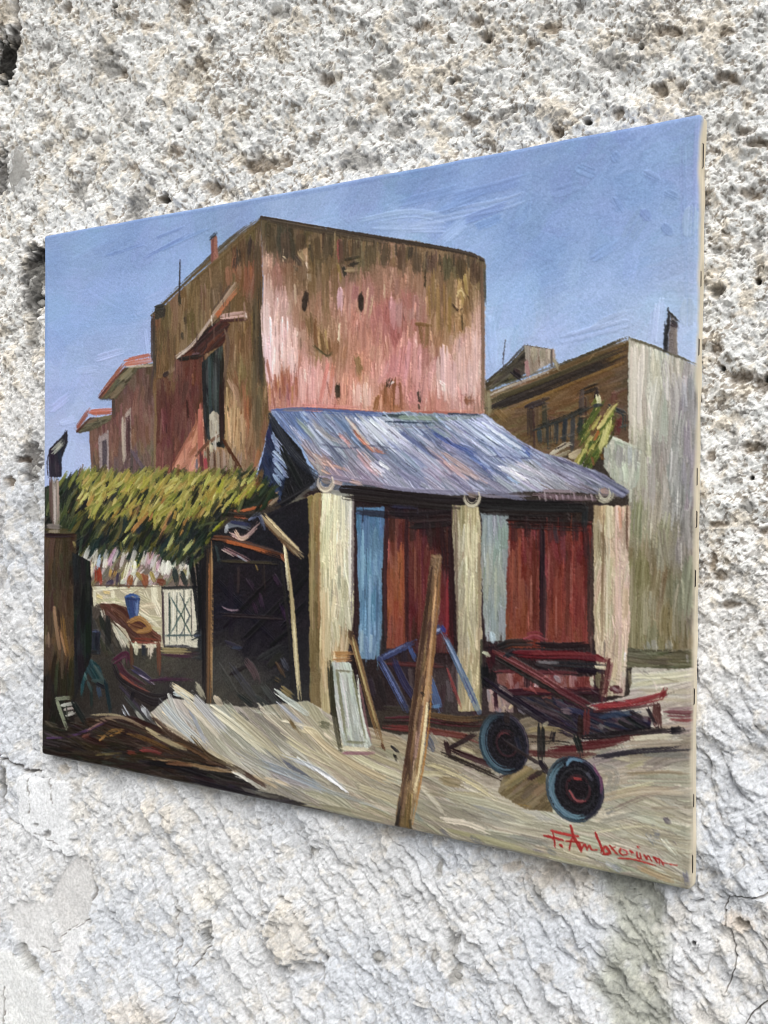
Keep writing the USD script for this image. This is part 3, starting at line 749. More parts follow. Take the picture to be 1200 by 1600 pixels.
# --- the big pink house: sunlit front
FRONT = K('400 345 85 72 50;430 348 88 72 48;450 365 72 62 44;440 380 64 54 40;480 395 156 130 88;476 372 110 88 60;455 400 62 54 40;460 410 120 80 64;560 375 100 82 56;520 372 92 76 52;650 398 106 86 58;720 412 84 70 50;750 430 82 70 50;'
          '415 410 196 158 138;432 420 164 110 92;470 430 122 96 64;500 410 86 70 46;530 398 104 82 54;560 412 92 76 50;600 410 162 122 98;640 420 150 112 86;680 430 140 108 76;720 440 150 120 76;730 470 168 134 88;'
          '412 470 206 168 158;440 485 208 168 158;470 480 150 112 84;480 500 122 92 60;530 470 166 122 102;560 450 168 112 98;560 500 186 126 106;600 495 176 112 100;620 520 158 92 88;650 480 160 116 104;640 450 152 104 84;690 500 136 104 64;720 500 150 118 70;748 500 198 156 142;'
          '412 530 228 190 186;430 550 226 182 176;450 520 218 172 164;500 530 140 104 68;515 550 132 98 62;560 540 188 130 106;600 540 186 124 106;620 545 184 118 108;640 540 194 130 124;680 530 152 112 76;665 560 168 110 100;720 540 206 162 150;748 550 200 160 148;'
          '420 590 178 120 98;440 585 164 102 78;460 590 190 128 118;490 585 208 158 148;510 600 218 156 144;560 580 188 128 98;545 610 204 136 112;600 580 206 140 130;620 570 200 130 128;680 580 206 158 148;740 590 208 166 154;700 600 214 172 162;'
          '430 630 182 122 106;470 630 198 132 122;500 630 206 146 134;530 625 200 132 110;570 615 220 172 154;560 635 206 150 128;600 620 150 92 56;620 630 158 100 66;650 620 202 138 132;680 630 188 122 104;720 630 196 146 138;748 630 182 132 114')
F(P('408 337 500 352 587 367 675 381 734 394 754 403 758 414 756 648 640 645 425 641 420 640 412 500'), FRONT, 91, 44, 13, 330, imp=0.8, br=0.8, aj=4, jit=4.5, op=0.75)
F(P('412 470 750 450 752 645 428 640'), FRONT, 91, 30, 7, 170, base=False, imp=1.1, br=1.1, aj=5, dry=0.6, op=0.7, jit=7)
F(P('410 345 560 368 750 410 752 440 560 405 412 400'), [(70, 58, 42), (92, 76, 52), (60, 50, 38), (110, 88, 58), (128, 102, 68)], 92, 30, 8, 60, base=False, imp=0.9, br=0.9, aj=6, op=0.65, dry=0.8)
M('408 338 500 354 587 369 675 383 734 396 754 405', 7, (56, 48, 38), imp=0.8, dry=0.1); M('420 344 500 359 600 377', 8, (72, 60, 44), op=0.8)
for i in range(34):
    x = 500 + i * 7.5 + rng.uniform(-2, 2)
    yt = 352 + (x - 500) * 0.168
    S([(x, yt + rng.uniform(4, 12)), (x + rng.uniform(-3, 2), yt + rng.uniform(26, 44))], rng.uniform(1.6, 3.2), (56, 46, 34) if i % 3 else (134, 106, 70), op=0.75, dry=0.6, imp=0.8)
M('436 350 438 400;444 380 446 405;450 355 452 385;458 398 470 412;455 370 458 400', 7, (56, 50, 40), op=0.8); M('468 392 476 402;478 384 480 406', 9, (168, 140, 96), imp=1.4); M('478 408 484 420', 4, (222, 200, 172), imp=1.6); M('442 398 447 402', 3, (196, 176, 140), imp=1.6)
M('482 424 484 440', 5, (232, 214, 202), imp=1.6); M('484 382 490 410;460 414 464 420', 5, (60, 50, 36)); M('530 376 531 404', 9, (154, 74, 66), imp=1.0); M('540 404 560 400;545 412 562 408;535 415 540 430', 5, (46, 42, 32)); M('540 420 556 420', 7, (150, 132, 94), op=0.8, imp=1.5); M('527 410 533 440', 4, (142, 124, 72))
M('418 500 420 560 422 600;430 520 432 590;444 500 446 575;456 540 458 590;414 470 415 530', 13, (234, 198, 194), op=0.95, imp=1.4, br=1.1, dry=0.4); M('470 580 472 628;486 570 488 628;500 575 502 630;516 585 516 625', 11, (220, 168, 158), op=0.9, imp=1.3, dry=0.4); M('694 545 696 620;708 560 708 625;722 540 723 610;736 560 737 630;746 520 746 600', 12, (220, 182, 174), op=0.9, imp=1.3, dry=0.4); M('636 560 630 630;650 550 648 625;664 580 664 636;620 600 618 636', 9, (208, 146, 140), op=0.7, dry=0.6)
M('424 352 424 396;446 358 448 402;470 362 470 392;492 366 494 410;514 368 512 402;536 372 538 414;556 374 556 404;580 378 580 416;604 384 602 410;628 386 628 424;650 390 652 430;676 394 674 426;698 398 700 440;720 402 720 436;742 408 742 446', 14, (76, 61, 43), op=0.85, imp=1.0, dry=0.5); M('486 400 488 470;508 402 508 500;522 410 524 480;690 420 692 520;704 430 706 500;728 430 730 500;676 420 676 490', 11, (112, 87, 55), op=0.75, imp=1.0, dry=0.6); M('560 420 560 500;576 430 574 520;600 420 598 480;630 430 628 470', 8, (170, 124, 102), op=0.6, dry=0.7)
B(P('471 466 476 453 482 456 481 478 476 486 471 482'), (56, 42, 32)); B(P('559 462 563 455 568 462 568 480 563 488 559 478'), (54, 40, 30)); M('476 458 476 482;563 462 563 482', 5, (48, 36, 28))
M('531 452 531 482', 8, (198, 158, 160), imp=1.2); M('556 445 553 470;580 445 576 475', 9, (170, 112, 104), imp=1.0); M('575 450 570 490;582 460 576 500', 3, (216, 190, 150), op=0.7, imp=1.4)
M('590 480 594 505;605 475 603 495;580 495 584 515', 9, (172, 104, 98), op=0.7); M('628 455 636 480;640 455 640 485;648 460 650 482', 9, (166, 104, 92), op=0.7); M('612 468 616 510;622 470 622 515', 10, (182, 130, 128))
M('484 490 486 530;492 500 494 545;500 520 506 552;512 530 514 555;480 495 482 520', 6, (112, 82, 50), imp=1.2); M('496 505 500 545;508 515 512 550', 3, (176, 140, 90), imp=1.4); M('488 538 500 548 512 556 520 548', 3, (96, 78, 56))
M('714 430 722 470 716 480;726 430 730 460;718 440 716 462', 5, (176, 142, 88), imp=1.6); M('706 474 714 483 722 482', 3, (70, 54, 36), imp=1.4); M('730 462 734 470 730 480', 3, (64, 48, 32), imp=1.4); M('712 465 720 452 728 468', 3, (212, 184, 128), imp=1.7); M('721 490 722 515', 3, (92, 68, 42), op=0.8); M('735 445 736 485', 6, (120, 92, 56))
M('668 440 670 500;676 420 676 480;684 450 684 520;694 440 695 510;702 460 702 520', 5, (150, 114, 66), op=0.8, imp=1.1); M('664 416 664 450;690 400 690 430', 3, (62, 48, 36)); M('655 505 660 540;668 505 666 540;650 505 672 508', 5, (120, 86, 48), op=0.85)
M('440 500 440 540;450 510 452 560;460 515 462 570;430 500 432 560;445 540 446 580', 6, (228, 186, 178), op=0.8, imp=1.2, dry=0.6); M('412 520 414 560;416 470 416 540;418 540 420 590', 6, (232, 200, 198), op=0.85, imp=1.2)
M('416 560 424 600;428 580 432 620;440 575 444 625;450 580 452 620;424 600 426 636;462 585 464 625', 4, (150, 84, 62), op=0.75, dry=0.7, imp=1.1); M('420 600 422 636;434 590 436 630;456 600 456 636', 3, (196, 140, 80), op=0.6, dry=0.7); M('448 600 450 630;436 605 436 625', 3, (120, 66, 74), op=0.7)
M('478 560 474 632;488 570 486 632;498 560 492 625;508 580 504 630', 6, (222, 160, 148), op=0.8, imp=1.1); M('512 570 500 630;520 570 514 620', 6, (206, 118, 104), op=0.7); M('556 556 564 582;560 562 560 584', 9, (140, 104, 70))
M('560 600 562 636;570 600 572 636;578 605 578 636;554 606 554 636', 7, (222, 176, 158), imp=1.3); M('606 570 590 600;620 560 614 600;628 540 622 590;636 560 630 600', 6, (208, 140, 138), imp=1.2, op=0.8); M('640 530 634 600;648 520 646 600;655 540 655 590', 5, (212, 150, 150), op=0.8, imp=1.2)
M('616 590 612 640;624 600 626 636;602 600 600 640;590 620 586 640', 6, (132, 80, 48), imp=1.2); M('608 600 616 596', 3, (236, 222, 214), imp=1.6); M('690 540 692 610;684 560 686 620;700 560 700 610', 6, (216, 174, 166), op=0.9, imp=1.2); M('688 596 694 600;692 600 694 612', 5, (240, 222, 220), imp=1.6)
M('716 520 716 600;724 530 724 600;740 500 742 620;746 480 748 600', 6, (214, 168, 156), op=0.8, imp=1.0)
M('527 600 528 622', 7, (52, 38, 34)); M('607 594 606 606;610 592 606 602', 6, (66, 44, 34)); M('654 610 655 630', 5, (60, 44, 38)); M('653 630 655 640', 3, (80, 60, 44)); M('731 618 732 628', 8, (80, 52, 40)); M('726 625 740 626;728 620 729 632', 4, (136, 86, 62))
M('752 410 754 500 754 640', 5, (108, 86, 66)); M('757 420 758 480', 3, (70, 64, 56)); M('754 560 755 640', 5, (150, 118, 100), op=0.8)
M('424 638 520 640 600 646 690 644 752 646', 6, (160, 96, 80), imp=1.2); M('470 632 560 636;700 642 740 640', 5, (206, 138, 120), op=0.8)

hairs(P('412 340 754 405 752 645 425 640'), 91, 2600, 26, 1.7, 0.17, 4, 1.3)
M('460 440 462 480;600 440 600 470;540 500 540 530', 3, (226, 206, 170), op=0.5, imp=1.4, dry=0.7)
# --- houses at the right
REGION = 4
F(P('757 590 765 612 985 532 988 700 950 690 900 725 830 700 755 655'), K('780 650 104 82 50;800 660 98 76 50;850 620 104 76 42;900 600 100 70 40;950 570 104 71 38;960 620 96 72 50;920 640 104 76 44;870 680 98 76 52;840 660 92 72 48;900 700 92 70 46;770 620 120 104 76;975 590 80 66 48;975 650 90 68 54'), -18, 32, 6, 230, imp=0.35, aj=14)
M('785 648 800 644;775 640 790 655', 10, (120, 92, 56), op=0.7)
M('765 634 860 598 985 548', 20, (42, 38, 34), imp=0.6); M('770 624 860 590 980 540', 7, (70, 60, 42)); M('865 580 920 556 984 530', 9, (98, 78, 44)); M('764 618 800 602 868 576', 3.5, (158, 150, 128), imp=1.0); M('790 598 890 562', 4, (84, 74, 56)); M('800 640 880 604 975 566', 4, (128, 92, 46), op=0.8)
M('868 572 920 552 982 526', 3.5, (72, 62, 48)); M('762 612 764 650', 9, (138, 126, 100))
F(P('757 598 786 576 820 540 822 582 800 596 760 610'), [(72, 66, 52), (56, 50, 42), (90, 82, 64), (44, 38, 34)], -35, 26, 6, 40); M('758 597 788 572 820 539', 3, (60, 54, 44)); M('806 576 812 590;800 580 815 592', 7, (44, 32, 30))
F(P('820 539 863 545 866 566 845 574 826 586 820 580'), [(166, 150, 134), (150, 136, 118), (182, 166, 150), (140, 130, 112)], 90, 26, 6, 36); M('822 560 826 590', 6, (170, 122, 116)); M('862 548 863 572', 3, (70, 62, 54)); M('820 538 864 545', 2.5, (78, 70, 58)); M('832 550 832 575;842 555 843 572', 2, (120, 104, 88)); M('866 560 874 576', 6, (140, 132, 100))
M('790 525 787 550 785 572', 2, (74, 76, 84))
for xx, yy in ((824, 636), (906, 614)):
    M(f'{xx} {yy} {xx + 32} {yy - 12}', 9, (40, 36, 32)); M(f'{xx + 4} {yy} {xx + 5} {yy + 50}', 9, (56, 46, 36)); M(f'{xx + 27} {yy - 6} {xx + 28} {yy + 52}', 7, (50, 42, 34)); M(f'{xx + 14} {yy} {xx + 14} {yy + 30}', 7, (88, 70, 48)); M(f'{xx + 10} {yy + 6} {xx + 11} {yy + 70}', 3, (54, 36, 28))
WMUL = 1.35
M('835 670 880 654 925 634', 5.5, (32, 38, 40), imp=0.9); M('952 634 978 646', 5, (40, 46, 46)); M('977 646 976 672', 4, (42, 46, 44)); M('843 672 844 690;857 664 858 698;870 660 869 690;884 656 882 690;896 650 894 704', 5, (42, 48, 50)); M('908 648 906 680', 6, (40, 46, 44)); M('858 650 856 694', 6, (46, 46, 44))
WMUL = 1.0
M('850 668 850 684;864 664 864 684;890 662 888 690', 5, (112, 92, 66), op=0.7); M('962 650 958 676;970 652 966 676', 7, (84, 44, 38)); M('962 614 960 640', 9, (92, 52, 42), op=0.7); M('985 540 984 680', 5, (62, 56, 46))
M('862 710 880 697 892 694', 7, (178, 170, 146), imp=1.1); M('864 716 890 706', 5, (152, 142, 116)); M('866 703 888 692;864 719 892 712', 2.5, (40, 34, 30)); M('894 712 908 706', 12, (172, 158, 120)); M('896 724 920 730', 14, (160, 154, 150), op=0.8)
RW = K('1000 560 196 192 174;1030 570 190 186 168;1060 580 176 172 160;1085 590 160 158 156;1000 620 194 188 166;1040 640 172 168 154;1080 640 140 138 140;1000 680 186 180 156;1050 700 150 146 138;1080 720 140 136 142;'
       '1000 740 160 156 140;1030 760 152 148 130;1060 780 138 134 128;1085 800 132 128 128;1000 820 142 134 106;1040 830 140 132 108;1075 850 128 124 116;1000 900 126 116 84;1040 920 120 110 80;1075 930 120 114 100;1000 980 124 114 82;1050 990 116 106 72;1080 1000 118 104 78;990 960 150 142 112')
F(P('983 528 1040 548 1060 558 1110 582 1110 1018 982 1016 984 700'), RW, 91, 70, 16, 170, imp=0.7, br=1.0)
M('985 528 1020 540 1060 556 1098 574', 4, (96, 86, 66)); M('988 545 988 680;994 540 994 690;1002 560 1000 660', 6, (206, 200, 180), op=0.85, imp=1.0); M('1014 630 1020 660;1030 560 1030 640', 5, (214, 210, 194), op=0.7, dry=0.7); M('1070 600 1072 640;1080 590 1084 620', 8, (138, 140, 146), op=0.6)
M('1074 660 1074 720;1086 700 1086 780;1066 720 1070 760', 12, (138, 130, 140), op=0.6); M('1020 720 1022 800;1040 740 1042 820', 9, (172, 170, 160), op=0.5, dry=0.6)
M('1024 860 1024 930;1050 880 1050 960;1000 850 1000 930', 8, (102, 92, 62), op=0.5, dry=0.6); M('1036 900 1036 990;1010 930 1010 1000', 6, (156, 148, 122), op=0.5, dry=0.7); M('1090 940 1089 1000', 5, (132, 74, 54), op=0.7)
M('1012 1006 1014 1014;1024 1004 1026 1014;1046 1004 1048 1014', 10, (148, 146, 136), op=0.7)
F(P('943 690 950 678 984 694 1004 704 1000 760 978 768 956 745 944 728'), [(178, 180, 164), (164, 168, 152), (190, 190, 172), (172, 172, 158)], 92, 30, 9, 36, imp=0.9); M('966 700 968 720;972 704 970 724', 14, (150, 150, 142), op=0.8); M('948 680 1000 700', 3, (196, 194, 178)); M('980 752 984 775', 8, (186, 184, 168))
B(P('1042 492 1046 487 1047 548 1039 549'), (42, 40, 42)); B(P('1047 490 1060 506 1062 556 1047 548'), (116, 106, 102)); M('1045 486 1062 504', 5, (58, 50, 50)); M('1050 500 1060 506;1049 505 1061 512', 4, (50, 44, 46)); M('1040 545 1042 500', 4, (36, 34, 38)); M('1056 515 1058 552', 5, (132, 120, 112)); M('1045 480 1045 488', 2, (50, 50, 54))
F(P('982 1014 1110 1014 1110 1046 982 1044'), [(92, 88, 66), (78, 76, 56), (104, 98, 74)], 2, 44, 8, 50); M('984 1016 1090 1018', 3, (64, 60, 46)); M('1076 1022 1077 1036', 3, (140, 136, 122), op=0.7)

hairs(P('983 530 1110 582 1110 1018 982 1016'), 91, 1100, 44, 1.8, 0.14, 3, 1.0)
hairs(P('765 612 985 532 985 690 860 700'), -20, 300, 24, 1.6, 0.2, 12)
# --- yellow-green plant
F(P('936 618 958 640 956 680 930 722 902 716 905 680 920 650'), [(92, 104, 40), (70, 84, 34), (150, 146, 66), (188, 178, 98), (54, 60, 26), (168, 160, 80)], -58, 30, 5, 60, base=False, clip=False, imp=1.3)
M('935 618 938 632', 6, (206, 198, 158)); M('952 662 945 700;948 668 938 705;956 655 954 670', 6, (202, 192, 120), imp=1.5); M('938 672 930 690', 6, (160, 92, 50)); M('926 712 930 728;940 708 944 720', 5, (112, 76, 42)); M('928 634 942 632', 5, (46, 52, 56)); M('930 640 906 694;920 650 904 690', 5, (64, 82, 34))

# --- the porch: gloom, pillars, doors
REGION = 6
F(P('470 765 930 785 982 790 978 1080 930 1110 760 1118 470 1105'), K('520 900 40 24 24;640 820 30 20 22;640 1050 40 28 30;800 800 26 18 18;860 1010 40 28 30;700 1000 34 20 22;560 1080 36 28 28;700 1080 60 50 50;930 900 46 36 30'), 90, 40, 9, 150, imp=0.4)
F(P('556 792 600 792 597 900 594 1030 561 1028 558 900'), K('575 800 66 98 132;560 830 80 116 146;590 850 86 118 146;575 880 100 136 162;585 950 82 118 146;565 960 92 128 158;575 1010 112 142 164;590 1020 84 112 138'), 90, 48, 7, 70, imp=0.9)
M('558 796 596 798;556 802 600 800', 5, (70, 102, 140)); M('566 830 566 920;578 900 576 1000', 4, (128, 164, 190), op=0.8); M('590 900 588 1000;571 850 571 900', 3, (58, 84, 112), op=0.7); M('565 980 564 1025;580 990 578 1022', 4, (150, 174, 186), op=0.7, dry=0.7)
M('550 790 553 900 551 1010', 8, (42, 22, 24)); M('603 800 604 1000', 8, (64, 34, 32))
F(P('606 806 634 812 636 1012 604 1012'), K('615 820 90 44 36;615 870 120 62 44;625 900 132 70 46;615 950 136 72 46;620 990 124 62 46;630 840 78 32 32'), 90, 40, 7, 60, imp=0.5); M('627 850 627 930;624 860 625 900', 6, (146, 82, 48), op=0.85); M('612 900 612 980', 5, (140, 78, 54), op=0.7)
M('635 810 636 1012', 7, (46, 20, 22))
F(P('638 815 706 812 706 1020 638 1020'), K('645 850 92 42 38;660 900 90 38 36;680 950 86 34 34;700 960 112 30 38;650 1000 70 34 34;665 1010 60 30 30;690 860 60 26 26;690 820 34 20 22'), 90, 50, 7, 90, imp=0.4); M('655 830 655 1000;672 860 671 980', 4, (112, 54, 44), op=0.6); M('700 900 698 1000', 6, (120, 32, 40), op=0.8); M('690 820 696 900;704 800 706 1010', 8, (36, 18, 20)); M('640 812 706 808;640 822 700 818', 9, (30, 18, 20)); M('560 800 640 806 700 800', 10, (30, 26, 34), op=0.7)
F(P('752 800 795 804 790 1000 758 1002 752 900'), K('770 810 128 138 142;765 850 140 150 142;785 860 128 140 134;765 900 146 152 142;780 930 138 146 138;765 980 152 160 160;785 990 134 140 136'), 90, 46, 8, 66, imp=0.8); M('762 850 761 960;775 880 774 980', 4, (170, 174, 160), op=0.7, dry=0.6); M('768 990 770 1002', 8, (172, 186, 196)); M('758 796 792 800', 6, (112, 118, 116))
F(P('794 812 845 818 850 1012 790 1012'), K('805 840 96 38 32;820 850 106 50 42;840 860 90 30 28;805 920 106 50 40;830 930 112 52 42;805 990 120 60 40;840 990 106 50 40'), 90, 46, 7, 90, imp=0.4); M('800 860 798 990;812 840 811 960', 4, (140, 68, 46), op=0.7)
F(P('850 818 926 816 926 1006 852 1006'), K('860 850 100 40 32;880 850 100 44 38;905 850 104 36 32;920 880 92 34 30;880 920 106 48 40;905 930 112 46 40;870 980 116 56 44;910 980 114 50 42'), 90, 46, 7, 110, imp=0.4); M('880 860 879 990;896 840 896 1000', 4, (138, 58, 44), op=0.7); M('848 816 847 1004', 7, (36, 18, 20)); M('852 900 850 1004', 5, (40, 20, 22)); M('868 824 872 845', 8, (40, 24, 26)); M('794 812 926 818;796 820 925 826', 9, (30, 18, 18))
M('800 850 800 940;815 900 815 990;806 960 806 1000', 9, (126, 66, 44), op=0.6, dry=0.7); M('836 840 837 990', 8, (84, 36, 30), op=0.7); M('872 900 872 990;905 880 904 990', 12, (122, 50, 42), op=0.55, dry=0.6); M('888 850 888 990;918 850 918 990', 6, (76, 30, 28), op=0.7); M('858 860 858 930;894 870 893 960;812 880 811 980;830 900 830 980;870 930 869 1000', 3, (150, 92, 78), op=0.55, dry=0.8); M('648 850 648 950;676 880 675 980;618 830 617 900', 3, (136, 82, 64), op=0.55, dry=0.8); M('922 830 922 1006;928 840 926 1006', 6, (58, 40, 34)); M('916 790 914 828', 9, (26, 24, 26))
# gloom under the eaves
M('530 772 640 782 730 790 820 792 915 792', 17, (22, 16, 18), imp=0.6); M('530 764 640 776 720 780', 12, (26, 20, 22)); M('740 784 840 790 905 790', 16, (22, 18, 18)); M('760 800 905 800', 4, (58, 50, 46), op=0.6); M('800 792 900 794', 2, (110, 90, 88), op=0.4); M('610 790 650 793', 5, (34, 34, 58), op=0.8)
# pillars
F(P('470 778 500 768 502 1110 468 1092'), K('480 800 130 112 70;494 800 150 126 78;480 900 110 94 58;494 900 118 102 62;480 1000 112 98 62;494 1000 108 94 60;478 1080 118 100 70;494 1080 110 92 60'), 90, 60, 7, 70, imp=0.8); M('472 780 470 1090', 4, (78, 66, 42)); M('488 790 486 1000', 4, (152, 134, 92), op=0.7); M('499 780 498 1000', 4, (150, 116, 70), op=0.8)
F(P('500 770 552 774 551 880 549 985 540 1036 522 1034 514 1120 500 1112'), K('510 790 220 212 170;530 790 214 208 172;545 800 206 202 184;510 850 214 204 162;530 850 212 206 170;545 880 212 206 182;510 900 198 186 146;530 920 192 184 150;545 950 176 170 146;508 960 190 178 140;530 980 184 174 140;508 1020 178 158 116;508 1080 170 152 112;540 1010 164 140 104'), 90, 60, 8, 120, imp=1.1, br=1.0)
M('512 780 510 900;524 785 522 880;536 784 536 860', 5, (230, 224, 188), op=0.85, imp=1.3); M('548 785 549 900;546 800 546 960', 4, (228, 224, 214), op=0.85, imp=1.3); M('530 880 529 930;540 900 538 960;518 900 516 950', 4, (150, 146, 126), op=0.7, dry=0.7); M('551 776 550 980', 3, (120, 112, 104)); M('505 920 505 1100', 5, (196, 168, 120), op=0.6, dry=0.7); M('520 1022 548 1022', 8, (170, 120, 74))
M('503 766 545 772;515 768 548 775', 6, (150, 144, 134), op=0.8)
F(P('706 786 750 790 752 950 752 1110 716 1110 710 900'), K('715 800 146 134 100;735 800 196 184 142;748 810 176 164 124;715 860 160 150 124;735 860 192 180 144;712 920 150 140 118;735 930 184 172 138;720 1000 160 150 126;740 1000 182 170 134;725 1080 168 152 112;745 1080 178 164 122'), 90, 60, 7, 110, imp=1.0, br=1.0)
M('712 790 714 1000;708 800 712 900', 4, (116, 102, 84), op=0.8); M('728 800 730 1000;738 820 738 980', 4, (210, 200, 164), op=0.8, imp=1.2); M('748 800 750 1100', 4, (140, 128, 96), op=0.8); M('722 1030 724 1100', 5, (118, 106, 84), op=0.6); M('752 1000 751 1100', 3, (60, 52, 42)); M('720 960 722 1060;727 940 728 1040', 4, (148, 136, 112), op=0.7)
F(P('928 790 986 790 984 1000 976 1086 940 1086 930 1000'), K('935 800 150 128 92;950 810 192 182 146;970 810 204 172 152;980 830 176 152 132;935 860 142 126 94;948 880 190 180 148;970 880 212 184 166;980 900 196 170 152;938 960 160 146 112;950 960 180 168 134;968 960 210 180 160;980 980 196 166 150;960 1050 190 170 140;975 1060 182 166 150'), 90, 55, 8, 120, imp=0.9, br=0.9)
M('944 800 942 1000', 4, (110, 92, 64), op=0.8); M('952 810 951 1000', 5, (208, 200, 168), op=0.8, imp=1.2); M('966 800 966 990;972 820 970 1060', 5, (220, 188, 170), op=0.8, imp=1.1); M('982 790 982 860', 3, (96, 76, 60)); M('946 1000 945 1030', 3, (120, 110, 90)); M('970 790 972 830', 4, (206, 140, 116), op=0.7)

hairs(P('472 780 986 790 984 1100 470 1100'), 90, 2000, 36, 1.7, 0.2, 2, 1.1)
# --- tin roof
REGION = 5
def roofang(p):
    t = np.clip((p[0] - 430) / 480, 0, 1)
    return 52 - 24 * t


ROOF = K('440 660 104 120 160;470 650 92 116 162;480 670 142 152 172;500 660 110 130 172;530 660 108 126 160;520 650 160 156 160;545 680 116 130 160;560 660 96 116 150;555 670 158 120 108;580 660 150 160 180;600 670 206 212 222;585 650 160 172 190;'
         '470 700 124 132 156;500 690 146 150 166;520 700 112 122 146;540 720 126 130 148;500 730 136 128 142;485 720 156 138 140;520 740 156 142 150;560 720 164 138 142;560 740 148 140 156;590 740 142 138 160;570 700 132 136 156;600 710 112 124 152;620 690 176 184 200;640 680 150 158 180;'
         '620 740 138 138 160;640 720 116 128 158;640 660 126 140 160;680 655 120 132 140;660 680 96 110 148;690 700 104 120 164;700 670 104 116 144;660 720 150 158 182;690 730 168 156 170;720 730 138 136 158;700 690 150 138 154;680 710 176 146 146;730 700 92 112 164;740 680 110 124 164;720 660 156 166 192;750 655 146 156 184;'
         '770 670 166 176 204;750 690 170 180 206;790 690 140 152 184;780 710 122 132 166;760 730 130 138 166;740 750 132 132 152;800 740 178 182 198;830 720 150 160 188;820 740 176 176 190;860 740 152 152 166;780 755 122 124 146;850 710 128 134 162;880 730 120 124 146;920 740 116 118 140;960 760 104 104 128;900 760 124 118 126;860 760 140 130 136;800 700 128 140 176')
RP = P('422 642 520 642 640 646 757 648 800 680 850 708 900 722 940 738 986 768 975 776 860 766 720 772 620 768 560 752 500 744 470 700')
F(RP, ROOF, roofang, 64, 10, 330, imp=1.0, br=1.1, aj=4)
F(RP, ROOF, roofang, 40, 5, 170, base=False, imp=1.2, br=1.3, aj=5, dry=0.6)
M('424 642 470 640 540 644 620 648', 7, (86, 110, 158), imp=1.0); M('440 640 478 640', 5, (120, 110, 116), op=0.8); M('600 650 690 654 752 650', 5, (112, 124, 124)); M('596 658 640 660 690 662', 3, (54, 66, 84)); M('598 648 640 650', 4, (44, 48, 58)); M('625 652 680 653', 6, (128, 138, 128), op=0.9); M('700 646 752 648', 3, (46, 52, 70)); M('600 664 660 668 690 666', 3, (150, 158, 164))
M('546 658 560 680 580 700 604 706', 7, (156, 96, 82), imp=1.2); M('540 652 560 676 585 704', 3, (196, 180, 172)); M('556 655 590 700;562 652 602 694;570 655 612 696', 7, (206, 212, 224), imp=1.4, op=0.9); M('575 652 620 690;590 655 640 694', 6, (222, 226, 236), op=0.85, imp=1.5)
M('484 650 510 680 540 692', 6, (168, 160, 158), op=0.9); M('530 678 548 694', 5, (168, 118, 104)); M('530 654 552 684 566 700', 7, (88, 106, 142), op=0.9); M('520 650 546 676', 5, (98, 122, 156), op=0.8); M('470 662 492 686;462 655 480 672', 5, (148, 158, 150), op=0.8, imp=1.3)
M('440 655 470 692;452 650 486 690;434 658 462 700', 4, (92, 110, 160), op=0.8); M('476 700 500 720 520 726;490 710 520 724', 6, (172, 142, 134), op=0.9, imp=1.2); M('494 722 530 730 545 736;500 732 520 744', 4, (192, 150, 136), imp=1.4); M('556 705 576 730 590 742;566 708 596 745', 6, (190, 160, 158), op=0.9, imp=1.3)
M('580 724 600 738;590 720 610 734', 5, (220, 224, 232), imp=1.5); M('600 700 630 730 660 745', 7, (100, 114, 142), op=0.8); M('500 694 540 700 580 696 620 702', 3, (94, 100, 124), op=0.8); M('495 716 500 742', 5, (150, 140, 140)); M('510 690 530 720;512 692 540 726;560 690 590 720', 3, (78, 84, 110), op=0.8)
M('640 700 690 744;650 696 700 740', 6, (172, 180, 200), op=0.9, imp=1.3); M('670 702 700 724 760 752;690 706 740 740;682 712 730 748', 6, (188, 154, 150), op=0.9, imp=1.3); M('664 668 700 690 740 712 770 748', 5, (74, 94, 150), op=0.9); M('620 670 660 700 690 720', 6, (84, 98, 136), op=0.8); M('720 700 760 728 800 748', 6, (88, 104, 150), op=0.8)
M('694 656 740 690 770 714;702 652 760 692;716 654 780 700;730 656 800 704', 5, (186, 194, 216), op=0.9, imp=1.3); M('754 660 800 692 830 708', 4, (208, 214, 230), imp=1.5); M('816 698 830 712;820 700 828 706', 6, (70, 92, 156)); M('782 730 815 748;790 726 840 744;806 722 850 742', 6, (204, 204, 214), op=0.9, imp=1.4); M('790 744 812 756', 4, (168, 190, 226), imp=1.4)
M('760 712 800 714 850 716', 3, (84, 90, 118), op=0.8); M('830 714 900 744;850 720 930 752;880 726 960 764', 4, (142, 146, 168), op=0.8); M('860 712 920 736 982 766', 4, (92, 94, 122)); M('940 744 984 768', 6, (100, 100, 124))
hairs(RP, roofang, 1700, 30, 1.7, 0.22, 5, 1.3)
# eave with its curled tile ends
M('500 742 540 749 580 754 620 765', 8, (140, 130, 144), imp=1.3); M('600 760 640 766 720 770', 7, (128, 126, 146), imp=1.2); M('730 766 770 773 830 772', 8, (112, 104, 118), imp=1.2); M('835 774 880 777 930 779', 9, (112, 94, 100), imp=1.3, br=1.2); M('760 766 800 776 820 782', 6, (108, 106, 128)); M('930 774 972 776', 7, (122, 106, 106)); M('520 752 535 756;548 752 565 756', 6, (186, 156, 150), imp=1.5); M('850 766 900 768', 5, (150, 132, 140))
for xx in range(20):
    x = 842 + xx * 4.6
    S([(x, 772 + rng.uniform(-2, 3)), (x + 2, 780 + rng.uniform(-1, 2))], 2.6, (92, 74, 78) if xx % 2 else (160, 140, 146), op=0.8, imp=1.2)
REGION = 6
M('534 764 580 768 640 776 718 784', 14, (22, 18, 20), imp=0.5, dry=0.1); M('752 786 830 790 912 794', 13, (24, 19, 20), imp=0.5, dry=0.1); M('536 776 640 786 716 792', 9, (32, 24, 28), op=0.85); M('756 800 850 803 910 803', 7, (36, 28, 28), op=0.85)
